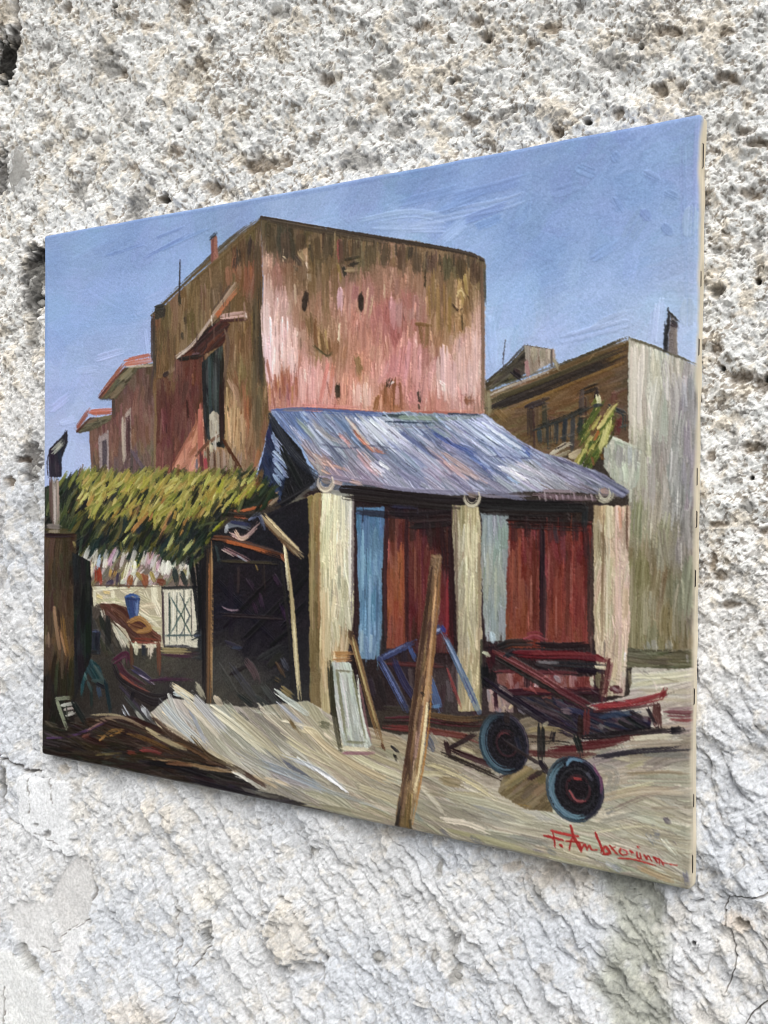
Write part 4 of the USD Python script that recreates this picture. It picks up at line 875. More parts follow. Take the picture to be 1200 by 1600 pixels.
M('612 806 611 850;644 812 645 850;664 812 664 840;684 812 686 860;804 816 803 850;824 816 824 842;842 816 842 870;862 816 862 850;880 816 881 840;900 816 900 850;916 818 917 880', 9, (40, 24, 24), op=0.6, dry=0.7)
REGION = 5
# gable
B(P('424 648 402 742 442 796 492 752 470 704'), (20, 20, 24), imp=0.6)
F(P('422 650 402 740 436 784 446 744 428 690'), [(28, 34, 58), (22, 28, 50), (36, 44, 72)], 66, 34, 7, 30, imp=0.8)
M('424 676 436 706;428 684 452 714;428 696 454 722;426 708 450 732;427 718 448 744;427 730 444 750;428 742 438 757', 5.5, (128, 144, 176), imp=1.4); M('428 690 448 712;428 704 448 726;430 722 442 740', 3, (164, 176, 200), op=0.8, imp=1.4)
M('422 650 445 690 470 724 498 746', 11, (34, 34, 36), imp=0.8); M('432 662 455 702 490 738', 3, (66, 70, 74), op=0.8); M('440 700 470 760;450 760 460 790', 9, (16, 16, 18)); M('406 740 440 790', 5, (24, 30, 52))
M('420 806 450 790 484 762', 5, (78, 74, 66)); M('424 803 480 774', 4, (104, 98, 84)); M('430 790 486 756', 5, (30, 30, 30))
# rolled capitals
for x, y, r in ((508, 754, 12), (737, 777, 12), (946, 770, 12)):
    S([(x + r * math.cos(t) * 0.9, y + r * math.sin(t)) for t in np.linspace(-0.35 * math.pi + math.pi * 0.2, math.pi * 1.15, 7)], 8, (176, 166, 144), imp=1.6)
    S([(x + r * math.cos(t) * 0.9, y + 1 + r * math.sin(t)) for t in np.linspace(0.5, 2.6, 5)], 3, (206, 196, 172), imp=1.7)
    S([(x - 3, y - 4), (x + 4, y - 2)], 9, (122, 110, 104) if x < 900 else (150, 128, 118))

# --- yard in the shade at the left
REGION = 8
YARD = K('140 960 44 40 34;160 1030 54 50 44;180 1060 46 42 38;220 1050 66 62 52;260 1040 70 66 56;280 1010 66 62 54;230 1090 44 38 36;270 1080 40 36 38;150 1100 52 46 42;120 1080 30 26 24;100 1110 34 30 26;300 1060 58 54 50;300 880 26 26 24;320 900 18 16 22;'
         '380 900 24 18 24;430 950 22 16 24;440 850 20 18 24;350 950 20 18 28;400 1000 22 18 26;450 1050 28 26 30;360 1050 62 60 56;400 1080 56 54 50;340 1100 70 66 58;440 1090 44 42 42;470 900 18 16 20;300 960 22 20 28')
YARD.cs[:] = YARD.cs * 0.98
F(P('110 840 300 850 330 830 420 800 480 775 484 1110 330 1110 200 1130 110 1120'), YARD, -40, 44, 13, 300, imp=0.3, aj=25, jit=2.5, op=0.6, br=0.4)
M('330 900 430 1000;350 980 430 900;380 1000 450 930;360 900 360 1000', 8, (18, 15, 22), op=0.7); M('430 960 480 900;440 980 478 940;420 1010 470 970', 6, (14, 13, 18))
M('386 905 396 920;428 900 436 914;395 940 402 960;405 930 410 950;438 945 448 970;445 955 450 975', 6, (62, 40, 62), op=0.6, dry=0.5); M('346 948 358 953 372 953', 2.5, (140, 120, 128)); M('340 960 440 966', 5, (36, 30, 30)); M('340 876 440 880', 4, (70, 62, 44), op=0.8); M('410 880 412 920;372 885 371 930', 4, (50, 40, 36), op=0.8); M('398 882 402 892', 3, (120, 100, 60))
M('352 1004 376 1014', 7, (54, 46, 62), op=0.7); M('362 1012 378 1012', 4, (56, 66, 88), op=0.6); M('385 1034 396 1050 402 1064', 10, (78, 56, 58), op=0.7); M('360 1054 382 1042', 6, (20, 18, 20)); M('405 1030 440 1010;420 1040 440 1020', 10, (36, 38, 34), op=0.8); M('432 1036 444 1056;428 1060 438 1066', 5, (92, 70, 46), op=0.7); M('440 1030 448 1044', 6, (70, 74, 84), op=0.6)
M('340 1040 370 1090;360 1040 400 1095;380 1070 410 1105;410 1072 436 1106', 9, (58, 58, 58), op=0.7); M('372 1085 396 1104;400 1090 420 1106', 7, (40, 40, 44), op=0.8); M('258 1022 320 1020', 5, (58, 34, 44), op=0.6); M('250 1060 300 1062', 5, (66, 34, 54), op=0.6)
# lit wall, gate, flowers
F(P('143 914 252 914 254 1012 200 1012 146 950'), [(206, 196, 166), (190, 178, 146), (216, 208, 182), (178, 166, 136)], 14, 26, 7, 60, imp=1.0, aj=30)
M('145 920 200 916 250 918', 5, (226, 218, 190), imp=1.3); M('150 930 160 934;160 924 172 926', 4, (222, 200, 140), imp=1.3); M('146 940 180 936 196 944', 4, (168, 154, 120)); M('146 925 147 950', 4, (196, 186, 160))
B(P('254 918 308 918 309 1012 256 1010'), (204, 198, 176)); M('262 926 262 1004;276 924 276 1004;290 924 290 1004;300 924 300 1004;270 926 270 1000', 3, (222, 216, 196), imp=1.0)
M('253 918 255 1010', 3.5, (60, 46, 52)); M('264 926 265 1006', 2.6, (44, 60, 58)); M('276 924 276 1004;287 922 288 1006;298 922 299 1004', 1.8, (84, 82, 76)); M('264 928 282 960 264 994;280 926 296 962 280 996;298 930 282 960 300 996', 1.8, (74, 88, 84), sharp=True); M('256 993 300 992', 3, (76, 92, 90)); M('256 1008 300 1010', 3.5, (60, 66, 66)); M('256 918 308 917', 5, (36, 38, 40)); M('252 1016 296 1018', 9, (150, 134, 96)); M('252 1024 300 1026', 4, (72, 44, 56))
M('303 996 312 994 314 1020 304 1024', 13, (36, 40, 48)); M('303 994 312 992', 3, (62, 72, 80))
F(P('125 845 310 850 310 915 142 915 124 876'), [(200, 194, 188), (180, 160, 160), (120, 112, 84), (90, 90, 74), (206, 200, 180), (150, 120, 110), (140, 134, 80), (96, 72, 60)], -62, 24, 5, 130, imp=1.2, aj=14)
M('128 856 122 876;140 850 130 872;148 856 142 880', 6, (164, 170, 164), op=0.9); M('156 848 154 870;160 850 160 866', 6, (64, 94, 146), imp=1.3); M('155 868 152 886', 5, (160, 176, 196)); M('188 848 172 872;182 858 170 888;190 850 178 864', 5, (190, 142, 166), imp=1.4); M('210 850 202 872;206 852 198 876', 6, (212, 206, 206), imp=1.3); M('220 846 214 872;226 850 220 864', 5, (206, 204, 198), imp=1.3)
M('206 876 215 880;208 884 214 882', 8, (178, 170, 44), imp=1.4); M('168 870 162 888;200 880 194 905;170 872 166 880', 6, (218, 212, 184), imp=1.4); M('244 866 232 886;242 872 236 884', 5, (222, 190, 214), imp=1.5); M('248 880 250 890;256 876 254 894;262 880 258 892', 9, (232, 228, 214), imp=1.5); M('272 874 268 890;284 876 280 890;296 880 295 900', 5, (206, 206, 190), imp=1.2)
M('150 888 150 912;154 890 156 912', 6, (150, 52, 34), imp=1.2); M('144 880 142 900', 4, (206, 196, 160)); M('172 890 170 900;180 892 178 900', 4, (182, 142, 70)); M('204 902 200 914', 8, (140, 76, 44)); M('228 902 226 914;222 900 226 912', 8, (132, 76, 48)); M('248 908 256 910', 10, (112, 58, 42)); M('185 898 183 912;174 908 166 914', 7, (56, 50, 66)); M('236 896 240 906;214 896 220 904', 6, (150, 132, 70)); M('146 914 250 916', 2.5, (80, 62, 48), op=0.8)
M('232 880 246 850;226 886 236 858', 4, (176, 148, 152), op=0.9); M('280 850 274 870;292 856 286 880;300 860 296 900', 8, (34, 44, 40), op=0.9); M('272 890 276 910;284 896 290 912;300 890 300 914', 8, (30, 38, 32)); M('294 880 292 905', 3, (200, 200, 186))
# table, bucket, chair, tub
F(P('142 946 160 952 172 975 186 1018 168 1026 142 1030'), [(58, 52, 46), (46, 42, 38), (70, 62, 54)], 70, 26, 7, 24)
M('166 962 184 984 202 1004', 6, (54, 34, 28))
M('152 946 190 950', 8, (66, 50, 44)); M('148 960 152 950', 12, (64, 58, 50)); F(P('154 942 176 942 198 950 250 994 250 1002 206 1004 196 984 160 956'), [(82, 50, 38), (66, 38, 30), (98, 62, 46), (74, 44, 36)], 42, 30, 6, 46, imp=0.8)
M('206 1000 248 1002', 8, (112, 58, 42), imp=0.9); M('158 952 162 964', 5, (196, 190, 170)); M('168 966 168 1012', 8, (24, 20, 20)); M('204 1004 206 1046', 5, (84, 58, 44)); M('247 1000 248 1052', 6, (98, 62, 44)); M('224 1006 224 1026', 6, (48, 54, 56)); F(P('174 972 200 1000 192 1018 176 986'), [(182, 176, 156), (164, 158, 140)], 62, 20, 5, 14, imp=1.0); M('212 1006 212 1020;234 1008 233 1026;238 1008 236 1022', 6, (200, 192, 164), imp=1.0); M('194 1010 194 1040', 7, (82, 72, 62))
F(P('194 932 218 932 215 962 202 966'), [(50, 70, 114), (66, 88, 132), (42, 58, 96)], 86, 20, 5, 20, imp=0.9); M('195 932 206 929 218 933', 4, (46, 70, 132)); M('196 936 216 937', 3, (34, 44, 86)); M('214 940 212 962', 4, (112, 136, 174)); M('200 972 218 966 234 982 216 986 202 976', 6, (146, 106, 58), imp=1.2); M('206 974 226 980;204 978 214 984', 3, (98, 66, 40)); M('214 988 238 978', 4, (162, 116, 66))
F(P('130 986 156 986 155 1022 132 1020'), [(34, 36, 44), (44, 46, 54), (28, 28, 34)], 90, 22, 6, 16); M('131 985 154 986', 3.5, (66, 76, 104)); M('140 1018 152 1020', 6, (24, 24, 28))
F(P('126 1020 140 1030 154 1040 162 1064 146 1066 136 1050 126 1088'), [(28, 52, 56), (34, 62, 64), (24, 42, 46)], 66, 24, 5, 26, imp=0.8); M('129 1022 127 1088', 4, (36, 70, 76)); M('148 1042 160 1064 144 1064', 5, (62, 76, 74)); M('164 1064 172 1112', 5, (26, 40, 42)); M('142 1070 142 1106;136 1066 142 1080', 4, (36, 48, 46)); M('152 1074 156 1090', 6, (52, 62, 84), op=0.8); M('150 1068 164 1076', 5, (24, 28, 28)); M('126 1040 134 1060', 3, (70, 96, 96))
M('176 1034 196 1022 200 1040', 9, (66, 28, 42)); M('184 1036 196 1056 224 1074', 10, (58, 30, 40)); M('206 1044 222 1054 236 1066', 8, (46, 42, 62)); M('218 1054 232 1062 240 1068', 3, (140, 128, 142)); M('230 1066 262 1062', 6, (52, 32, 50)); M('188 1054 210 1072 232 1083', 6, (116, 62, 54), imp=1.0); M('176 1040 190 1064 236 1088 268 1086', 8, (28, 20, 24)); M('200 1078 240 1098 268 1090', 10, (32, 24, 26))
M('183 1068 205 1092 224 1116', 5, (52, 48, 56)); M('208 1082 204 1096', 5, (24, 20, 22))
# dark frame of the shed, beams and rags
M('300 860 312 960 314 1000', 12, (16, 15, 20)); M('318 840 320 1104', 8, (22, 18, 20)); M('328 842 327 950 326 1104', 7, (112, 80, 48), imp=1.1); M('331 845 330 1100', 2.5, (174, 136, 86), op=0.85, dry=0.6); M('324 850 322 1100', 3, (56, 38, 28)); M('327 880 327 960', 3, (150, 96, 52), op=0.8)
M('326 838 360 842 400 856 444 870', 9, (92, 54, 36), imp=1.1); M('350 845 390 854 420 862', 5, (166, 84, 48), imp=1.2, dry=0.5); M('350 838 440 862', 4, (66, 48, 38)); M('440 868 446 876', 6, (132, 78, 50))
M('442 842 446 872 455 940 463 1040 468 1092', 6.5, (176, 156, 116), imp=1.2, br=1.0); M('444 850 450 920;458 970 466 1080', 3, (210, 196, 160), imp=1.3); M('438 880 448 960 458 1080', 4, (22, 18, 20)); M('410 806 440 838 470 868', 11, (150, 128, 90), imp=1.1); M('414 804 444 836 470 862', 3, (196, 176, 136), imp=1.3); M('408 812 440 846 466 872', 3, (84, 64, 44)); M('434 838 468 864', 3, (100, 78, 54), op=0.8)
M('352 822 370 818 388 824', 9, (92, 98, 112)); M('360 832 380 838 402 818', 9, (176, 148, 136), imp=1.2); M('366 828 376 842 388 838', 5, (206, 176, 158), imp=1.4); M('390 812 404 804 412 826', 6, (86, 96, 122)); M('354 822 352 830', 5, (160, 166, 168)); M('350 856 370 866 388 876', 5, (128, 104, 96)); M('346 858 364 868', 3, (176, 150, 140)); M('370 868 386 878', 2, (150, 150, 156)); M('336 850 342 880', 4, (46, 58, 60)); M('360 815 392 820', 5, (34, 38, 60))
M('346 796 360 794 372 800', 5, (150, 82, 50)); M('376 798 400 792 424 782', 5, (176, 94, 54), imp=1.2); M('364 806 386 808', 5, (160, 84, 54)); M('366 790 400 776 420 756', 5, (150, 134, 108)); M('384 786 410 772 428 760', 4, (186, 172, 146), imp=1.2); M('400 788 420 778 434 768', 4, (176, 136, 92)); M('372 784 402 764 414 752', 4, (110, 92, 72)); M('420 790 436 776', 5, (140, 120, 96)); M('374 786 384 780', 3, (200, 176, 170)); M('330 800 380 806 410 802', 5, (24, 20, 22), op=0.8); M('336 770 356 780 360 796', 9, (24, 26, 22))

# --- vine
REGION = 7
VINE = [(30, 36, 22), (46, 52, 28), (92, 92, 38), (124, 118, 48), (152, 144, 60), (120, 104, 54), (70, 76, 36), (28, 32, 26), (146, 124, 60), (86, 84, 44), (100, 70, 40), (38, 50, 36)]
DARKV = [(24, 28, 22), (34, 40, 28), (20, 22, 20), (48, 54, 30), (30, 42, 40)]
F(P('66 762 120 742 200 748 262 742 330 745 400 745 436 776 400 790 345 800 340 830 300 870 250 866 210 850 140 862 96 860 66 800'), DARKV, -58, 30, 8, 170, clip=False, imp=0.6)
F(P('100 745 200 738 262 740 330 740 400 742 418 760 370 782 330 800 318 830 262 830 220 810 150 800 110 790'), VINE, -56, 30, 6, 380, base=False, clip=False, imp=1.2, aj=13, order=lambda q: q[1])
F(P('130 735 330 740 390 745 340 790 250 800 150 775'), [(158, 150, 62), (160, 150, 74), (132, 128, 52), (168, 146, 70), (140, 128, 60)], -54, 26, 5, 130, base=False, clip=False, imp=1.5, aj=14)
F(P('110 800 200 820 260 840 330 810 310 880 240 862 120 856'), [(22, 28, 24), (36, 46, 34), (60, 66, 34), (26, 38, 38), (90, 80, 40), (18, 20, 20)], -58, 30, 6, 110, base=False, clip=False, imp=1.0, aj=12)
F(P('68 770 110 745 120 800 100 850 80 820'), [(28, 34, 26), (44, 54, 36), (74, 80, 48)], -72, 26, 5, 40, base=False, clip=False)
M('90 760 104 738;106 762 116 740;118 756 132 732;130 752 140 730;150 752 160 738;204 752 216 738;226 752 234 740;250 750 254 738;284 752 294 738;320 752 330 738;350 752 358 738;376 752 390 744', 4.5, (112, 116, 50), imp=1.2)
M('150 800 188 760;134 800 158 768;160 812 182 786;220 800 250 764;240 826 262 786;276 824 298 780;262 764 280 746;292 812 308 776;330 784 344 756;352 776 372 752;196 830 212 806', 5, (164, 152, 78), imp=1.7)
M('364 786 398 756;376 776 394 764;340 770 350 748', 6, (160, 158, 46), imp=1.6); M('232 812 262 770;250 840 268 800;280 836 294 806;206 830 232 800', 5, (158, 108, 54), imp=1.4); M('160 790 188 752;176 780 192 760;214 790 232 762;306 770 318 752;128 800 140 770', 8, (20, 26, 26), imp=0.9); M('192 850 204 834;260 862 272 836;284 866 300 846', 5, (170, 166, 96), imp=1.4); M('330 832 352 812', 5, (168, 164, 52), imp=1.4)

hairs(P('70 760 250 745 420 750 330 840 240 865 100 850'), -56, 900, 18, 1.7, 0.3, 10, 1.2)
M('146 782 158 760;180 806 196 780;212 780 226 758;240 800 252 776;270 788 284 764;298 790 310 768;316 776 328 756;338 764 346 748;160 836 172 816;226 838 240 818;262 818 272 800;126 786 136 768;200 762 210 748;350 790 362 774;286 830 296 812', 5, (26, 30, 24), imp=0.7)
F(P('112 748 250 744 400 746 410 760 340 800 250 815 140 800'), [(168, 160, 70), (146, 138, 58), (186, 176, 96), (160, 130, 62), (120, 122, 52)], -56, 20, 3.6, 190, base=False, clip=False, imp=1.6, aj=15, dry=0.5)
F(P('120 850 300 856 330 836 312 876 130 872'), [(30, 36, 28), (60, 64, 36), (96, 92, 46), (40, 50, 42)], -62, 22, 3.6, 60, base=False, clip=False, imp=1.2, aj=14, dry=0.5)
M('130 876 138 856;146 880 150 860;162 884 166 862;174 878 184 856;188 886 194 862;204 882 212 858;222 884 228 862;236 886 244 866', 6, (206, 198, 192), op=0.85, imp=1.4, dry=0.4); M('168 880 180 858;230 880 240 860;244 890 250 872', 5, (196, 150, 172), op=0.85, imp=1.4, dry=0.4); M('256 878 254 892;264 880 262 894;210 880 208 890', 7, (226, 222, 206), imp=1.5)
M('106 800 116 776;122 830 134 806;136 850 148 826;170 846 182 824;194 856 206 834;216 850 228 826;246 852 256 832;272 844 284 822;296 834 306 812;150 808 160 790;190 790 200 772;236 790 246 772;300 776 310 758;330 800 340 782', 6, (20, 24, 20), op=0.85, imp=0.6)
M('84 778 92 756;112 752 120 734;140 746 146 730;166 748 176 728;190 748 200 732;238 746 248 730;268 748 276 730;306 746 314 730;338 744 344 730;364 744 374 728;392 746 402 734', 3.4, (122, 124, 58), imp=1.2, dry=0.5)
# --- lamp post and dark gate pier
REGION = 11
F(P('64 832 118 834 117 1010 116 1130 90 1140 62 1170'), K('80 850 72 58 40;100 850 56 44 30;75 900 66 54 38;100 900 56 44 30;80 950 64 50 36;100 940 66 50 34;110 900 36 30 24;85 990 92 68 46;76 1010 70 56 46;100 1010 92 66 40;106 990 56 42 30;80 1060 28 24 20;105 1060 36 28 20;90 1110 24 20 18;72 980 60 48 38'), 90, 40, 7, 130, imp=0.5)
M('84 950 87 980 92 1012', 5, (128, 96, 62), imp=1.0); M('96 960 100 1000 106 1026', 7, (118, 84, 50), imp=1.0); M('92 980 102 1022', 3, (146, 110, 72)); M('73 990 74 1008', 6, (136, 112, 90), op=0.85); M('90 950 94 990', 3, (44, 32, 26)); M('66 836 116 836', 6, (36, 28, 22)); M('70 828 112 830', 8, (76, 62, 42))
F(P('112 862 140 878 144 980 140 1030 116 1090'), [(18, 20, 20), (26, 28, 26), (14, 14, 16)], 90, 50, 8, 46, imp=0.4); M('114 846 116 854', 3, (120, 106, 60)); M('66 1160 66 840', 3, (40, 32, 26), op=0.7)
M('84 748 86 800 86 826', 11, (138, 122, 114), imp=1.0); M('78 745 79 800 82 822', 5, (96, 66, 58)); M('84 752 85 820', 3, (186, 176, 170), imp=1.2); M('90 752 90 820', 3, (150, 130, 118)); M('74 822 94 824', 8, (130, 118, 104)); M('76 830 92 830', 4, (154, 140, 120), op=0.8)
M('77 744 76 720 80 704', 7, (34, 30, 40)); F(P('75 704 82 696 104 672 104 692 95 716 94 746 75 744'), [(34, 30, 40), (44, 36, 50), (28, 24, 32)], 80, 30, 8, 26, imp=0.7); M('102 674 99 690', 5, (30, 26, 34)); M('82 706 90 698 98 690', 8, (146, 144, 134), imp=1.2); M('86 702 96 692', 4, (178, 176, 162), imp=1.3); M('88 724 89 740', 5, (62, 44, 56), op=0.7)

# --- ground
REGION = 9
GND_ = K('250 1100 166 160 140;280 1090 190 176 140;290 1110 160 160 152;320 1120 176 164 134;350 1100 182 170 138;360 1140 156 152 138;400 1110 158 148 122;430 1120 150 142 116;460 1110 190 180 150;300 1150 150 138 110;250 1140 166 148 110;380 1170 172 160 130;420 1160 150 146 126;'
        '460 1150 164 150 116;490 1130 190 176 138;420 1200 160 162 156;460 1200 150 150 142;500 1180 178 160 120;540 1200 176 158 120;480 1230 164 154 124;520 1240 158 146 112;560 1240 166 152 116;450 1230 130 122 104;560 1200 180 164 128;600 1190 158 148 116;600 1240 160 148 110;'
        '540 1270 156 146 114;600 1275 150 138 102;650 1200 160 142 106;650 1260 150 144 112;700 1190 140 126 94;700 1230 150 134 100;720 1250 166 156 124;680 1290 158 146 108;740 1280 164 160 140;780 1240 168 156 124;800 1290 172 162 130;760 1310 158 148 110;850 1290 186 176 144;830 1260 180 172 148;'
        '900 1310 182 170 132;960 1280 178 168 136;1000 1240 176 164 132;1050 1220 176 164 132;1000 1180 158 144 116;960 1190 140 130 112;1050 1180 150 140 118;1060 1280 172 162 128;1000 1320 174 164 126;1060 1340 166 160 130;1020 1370 148 140 110;940 1350 160 154 124;880 1340 170 160 124;840 1330 152 146 118;780 1330 150 142 112;'
        '1040 1090 176 160 142;1000 1060 190 180 154;1050 1060 188 180 152;1000 1080 186 172 144;1070 1130 156 136 116;980 1110 170 150 130;620 1170 160 138 96;680 1160 160 138 98;740 1150 112 90 60;820 1160 130 112 80;850 1150 120 100 70')
def GND(p):
    c_ = GND_(p)
    m_ = c_.mean()
    return (m_ + (c_ - m_) * 0.72 + np.array([0.0, 0.0, 3.0])) * (1 + 0.10 * math.sin(p[0] / 37.0 + p[1] / 16.0) * math.sin(p[1] / 23.0 - p[0] / 71.0)) + rng.normal() * 7


def gang(p):
    x, y = p
    if x < 560:
        return 40 + 18 * np.clip((1180 - y) / 100, -0.6, 1)
    if x < 760:
        return 26
    return 14 if y > 1230 else -8


F(P('230 1118 262 1092 330 1100 400 1106 480 1096 520 1120 620 1150 760 1140 985 1086 990 1044 1110 1046 1110 1400 1078 1396 900 1360 740 1326 620 1300 480 1262 400 1232 350 1196 290 1152'), GND, gang, 96, 19, 330, imp=0.8, br=0.6, aj=6, bend=0.08, jit=5)
F(P('240 1110 480 1100 640 1180 640 1290 480 1255 380 1200 290 1140'), GND, gang, 80, 6, 60, base=False, imp=1.2, br=1.0, aj=6, dry=0.8, op=0.7)
F(P('640 1200 760 1230 1090 1230 1090 1390 760 1330 620 1290'), GND, gang, 80, 7, 50, base=False, imp=1.1, br=1.0, aj=7, dry=0.8, op=0.7)
M('190 1104 204 1128', 6, (172, 178, 182), imp=1.3); M('222 1106 234 1122', 7, (168, 172, 172), imp=1.2); M('196 1090 220 1118 240 1140', 6, (58, 54, 54)); M('212 1112 226 1130', 5, (140, 140, 128)); M('230 1110 236 1126 256 1142', 5, (74, 74, 72), op=0.8)
M('270 1070 300 1090 316 1106', 6, (196, 184, 148), imp=1.3); M('264 1088 276 1118 300 1150', 8, (176, 172, 164), imp=1.2); M('272 1084 290 1090 312 1122', 6, (168, 174, 180), imp=1.3); M('306 1070 318 1090', 8, (168, 160, 136)); M('256 1112 290 1142 320 1166', 6, (206, 190, 146), imp=1.3); M('290 1096 300 1116 320 1160', 5, (148, 150, 156)); M('300 1110 330 1130 380 1172', 6, (186, 178, 150), imp=1.2); M('322 1120 336 1132', 3, (226, 220, 204), imp=1.5); M('336 1092 344 1100', 9, (176, 166, 136))
M('350 1096 364 1112 410 1180', 7, (150, 146, 128)); M('372 1112 390 1130', 4, (76, 74, 76), op=0.8); M('388 1112 440 1116', 4, (196, 194, 184), imp=1.2); M('430 1080 452 1096 480 1116', 8, (176, 180, 178), imp=1.3); M('434 1100 460 1124 482 1146', 8, (158, 162, 166), imp=1.2); M('440 1076 456 1088', 8, (118, 106, 62)); M('440 1126 480 1136 500 1142', 5, (206, 194, 164), imp=1.3)
M('470 1140 494 1148 510 1176', 10, (200, 186, 148), imp=1.4); M('452 1126 462 1140', 5, (112, 92, 60)); M('506 1146 520 1158', 5, (216, 206, 176), imp=1.5); M('500 1132 516 1136', 10, (96, 84, 66), op=0.85)
M('370 1174 400 1190 440 1210', 7, (164, 168, 172), imp=1.3); M('420 1176 450 1196 490 1220', 5, (76, 80, 96), imp=1.0); M('440 1180 500 1206 540 1236', 6, (176, 178, 182), imp=1.3); M('496 1206 520 1222 544 1240', 3, (226, 224, 220), imp=1.5); M('430 1214 470 1226 500 1236', 8, (150, 152, 150)); M('412 1216 440 1224 456 1232', 4, (206, 186, 156), imp=1.3); M('380 1150 440 1180 470 1190', 5, (184, 172, 138), imp=1.2)
M('500 1236 560 1252 600 1266', 6, (148, 150, 140), op=0.8); M('556 1262 590 1274 604 1280', 4, (206, 192, 164), imp=1.3); M('470 1258 540 1268 600 1284', 7, (146, 138, 110), op=0.9); M('560 1170 600 1190 640 1206', 8, (160, 152, 122)); M('600 1220 640 1226', 7, (164, 160, 134), op=0.8)
M('616 1166 620 1180 628 1200', 7, (166, 156, 126)); M('612 1168 622 1176;616 1180 620 1190', 4, (36, 30, 26)); M('660 1195 700 1205 740 1225 776 1250', 8, (186, 174, 136), imp=1.4); M('640 1208 700 1212', 8, (178, 166, 128), op=0.8); M('690 1220 720 1226', 12, (140, 122, 90), op=0.8); M('664 1240 700 1244 720 1260', 8, (132, 122, 96), op=0.7); M('700 1240 760 1244', 6, (168, 158, 124), op=0.8)
M('690 1282 730 1288 770 1304', 8, (206, 198, 172), imp=1.4); M('640 1262 660 1288', 6, (120, 130, 124), op=0.6); M('740 1260 800 1276', 8, (162, 164, 160), op=0.7); M('700 1298 760 1312 840 1334', 6, (156, 152, 112), op=0.8); M('800 1308 860 1320', 8, (130, 130, 122), op=0.7); M('690 1300 700 1310;738 1310 750 1318;856 1328 870 1338;836 1330 850 1336', 8, (96, 98, 104), op=0.5)
M('740 1310 800 1326 900 1348 1000 1374', 6, (150, 144, 110), op=0.7); M('860 1342 940 1366', 5, (196, 192, 164), op=0.8); M('944 1346 968 1360', 7, (176, 178, 176), op=0.8); M('956 1352 972 1362', 9, (134, 138, 148), op=0.6); M('1000 1356 1050 1376', 9, (160, 132, 96), op=0.7); M('1040 1360 1074 1380', 6, (128, 116, 90), op=0.6); M('1070 1362 1074 1384', 7, (98, 98, 108), op=0.75)
M('1012 1304 1022 1318;1028 1300 1024 1310', 7, (112, 112, 116), op=0.7); M('1036 1312 1054 1332', 8, (196, 194, 180), op=0.8, imp=1.2); M('1040 1280 1046 1284', 8, (92, 88, 94), op=0.8); M('1020 1288 1024 1300;1052 1316 1054 1318', 5, (130, 126, 118), op=0.7); M('1020 1262 1080 1262', 4, (126, 120, 98), op=0.6); M('1068 1286 1068 1304', 6, (140, 136, 124), op=0.5)
M('950 1270 1010 1244 1060 1230', 7, (126, 116, 98), op=0.7); M('940 1284 1000 1270', 8, (140, 132, 118), op=0.7); M('960 1240 1020 1224', 7, (186, 176, 142), op=0.9); M('980 1210 1040 1206 1076 1210', 5, (140, 124, 92), op=0.8); M('930 1300 1000 1290 1060 1296', 6, (190, 180, 142), op=0.8)
M('940 1200 960 1210 950 1250', 16, (134, 126, 120), op=0.75); M('950 1180 980 1186', 9, (176, 164, 132), op=0.8); M('980 1200 1010 1190', 7, (168, 158, 128)); M('1000 1176 1088 1180', 10, (98, 92, 92), op=0.6, dry=0.7); M('1000 1142 1080 1132', 6, (176, 156, 134), op=0.8)
M('988 1056 1040 1056 1088 1050', 8, (206, 200, 174), imp=1.2); M('990 1070 1040 1064 1088 1060', 7, (200, 190, 160), imp=1.1); M('1000 1080 1088 1080', 8, (176, 168, 138), op=0.9); M('1000 1092 1088 1096', 7, (186, 172, 146), op=0.8); M('985 1050 987 1072', 5, (120, 110, 86), op=0.7); M('1036 1058 1070 1068', 3, (126, 116, 88), op=0.6)
M('1042 1114 1088 1116', 10, (96, 44, 50), op=0.9); M('1050 1124 1088 1126', 4, (112, 40, 42), op=0.8); M('1044 1108 1088 1106', 4, (134, 104, 110), op=0.7)
M('540 1190 570 1206 600 1216', 6, (190, 176, 136), op=0.8, imp=1.2)
GP = P('230 1118 330 1100 480 1096 620 1150 760 1140 985 1086 990 1044 1110 1046 1110 1400 900 1360 620 1300 400 1232')
hairs(GP, gang, 1100, 46, 1.8, 0.10, 6, 1.1)
M('268 1072 300 1096 330 1122;286 1092 318 1124 352 1160;330 1108 372 1140 420 1180', 11, (202, 194, 168), imp=1.4, dry=0.5); M('252 1098 282 1134 318 1166;300 1086 322 1112 356 1150', 12, (170, 172, 172), imp=1.4, dry=0.5); M('360 1112 404 1150 452 1196;412 1112 452 1148 500 1190', 13, (172, 166, 140), imp=1.3, dry=0.5)
M('388 1110 430 1140 470 1172', 8, (120, 116, 108), op=0.6, dry=0.6); M('400 1190 460 1214 520 1240', 10, (152, 156, 162), imp=1.3, dry=0.5); M('480 1140 520 1176 580 1210 630 1232', 11, (186, 170, 132), imp=1.3, dry=0.5); M('520 1160 580 1196 640 1220', 9, (196, 184, 150), imp=1.3, dry=0.6); M('440 1150 480 1176 530 1200', 10, (190, 178, 146), imp=1.3, dry=0.5)
M('340 1140 380 1176 430 1206', 9, (134, 124, 106), op=0.7, dry=0.6); M('238 1120 262 1146 300 1168', 9, (196, 182, 150), imp=1.3, dry=0.5); M('560 1230 610 1250 640 1262', 10, (172, 160, 128), dry=0.5); M('690 1240 780 1262 850 1290', 12, (176, 168, 140), dry=0.6, op=0.8); M('780 1290 850 1304 900 1318', 12, (186, 178, 148), dry=0.6, op=0.8); M('930 1250 1000 1236 1070 1236', 12, (172, 160, 132), dry=0.6, op=0.8)
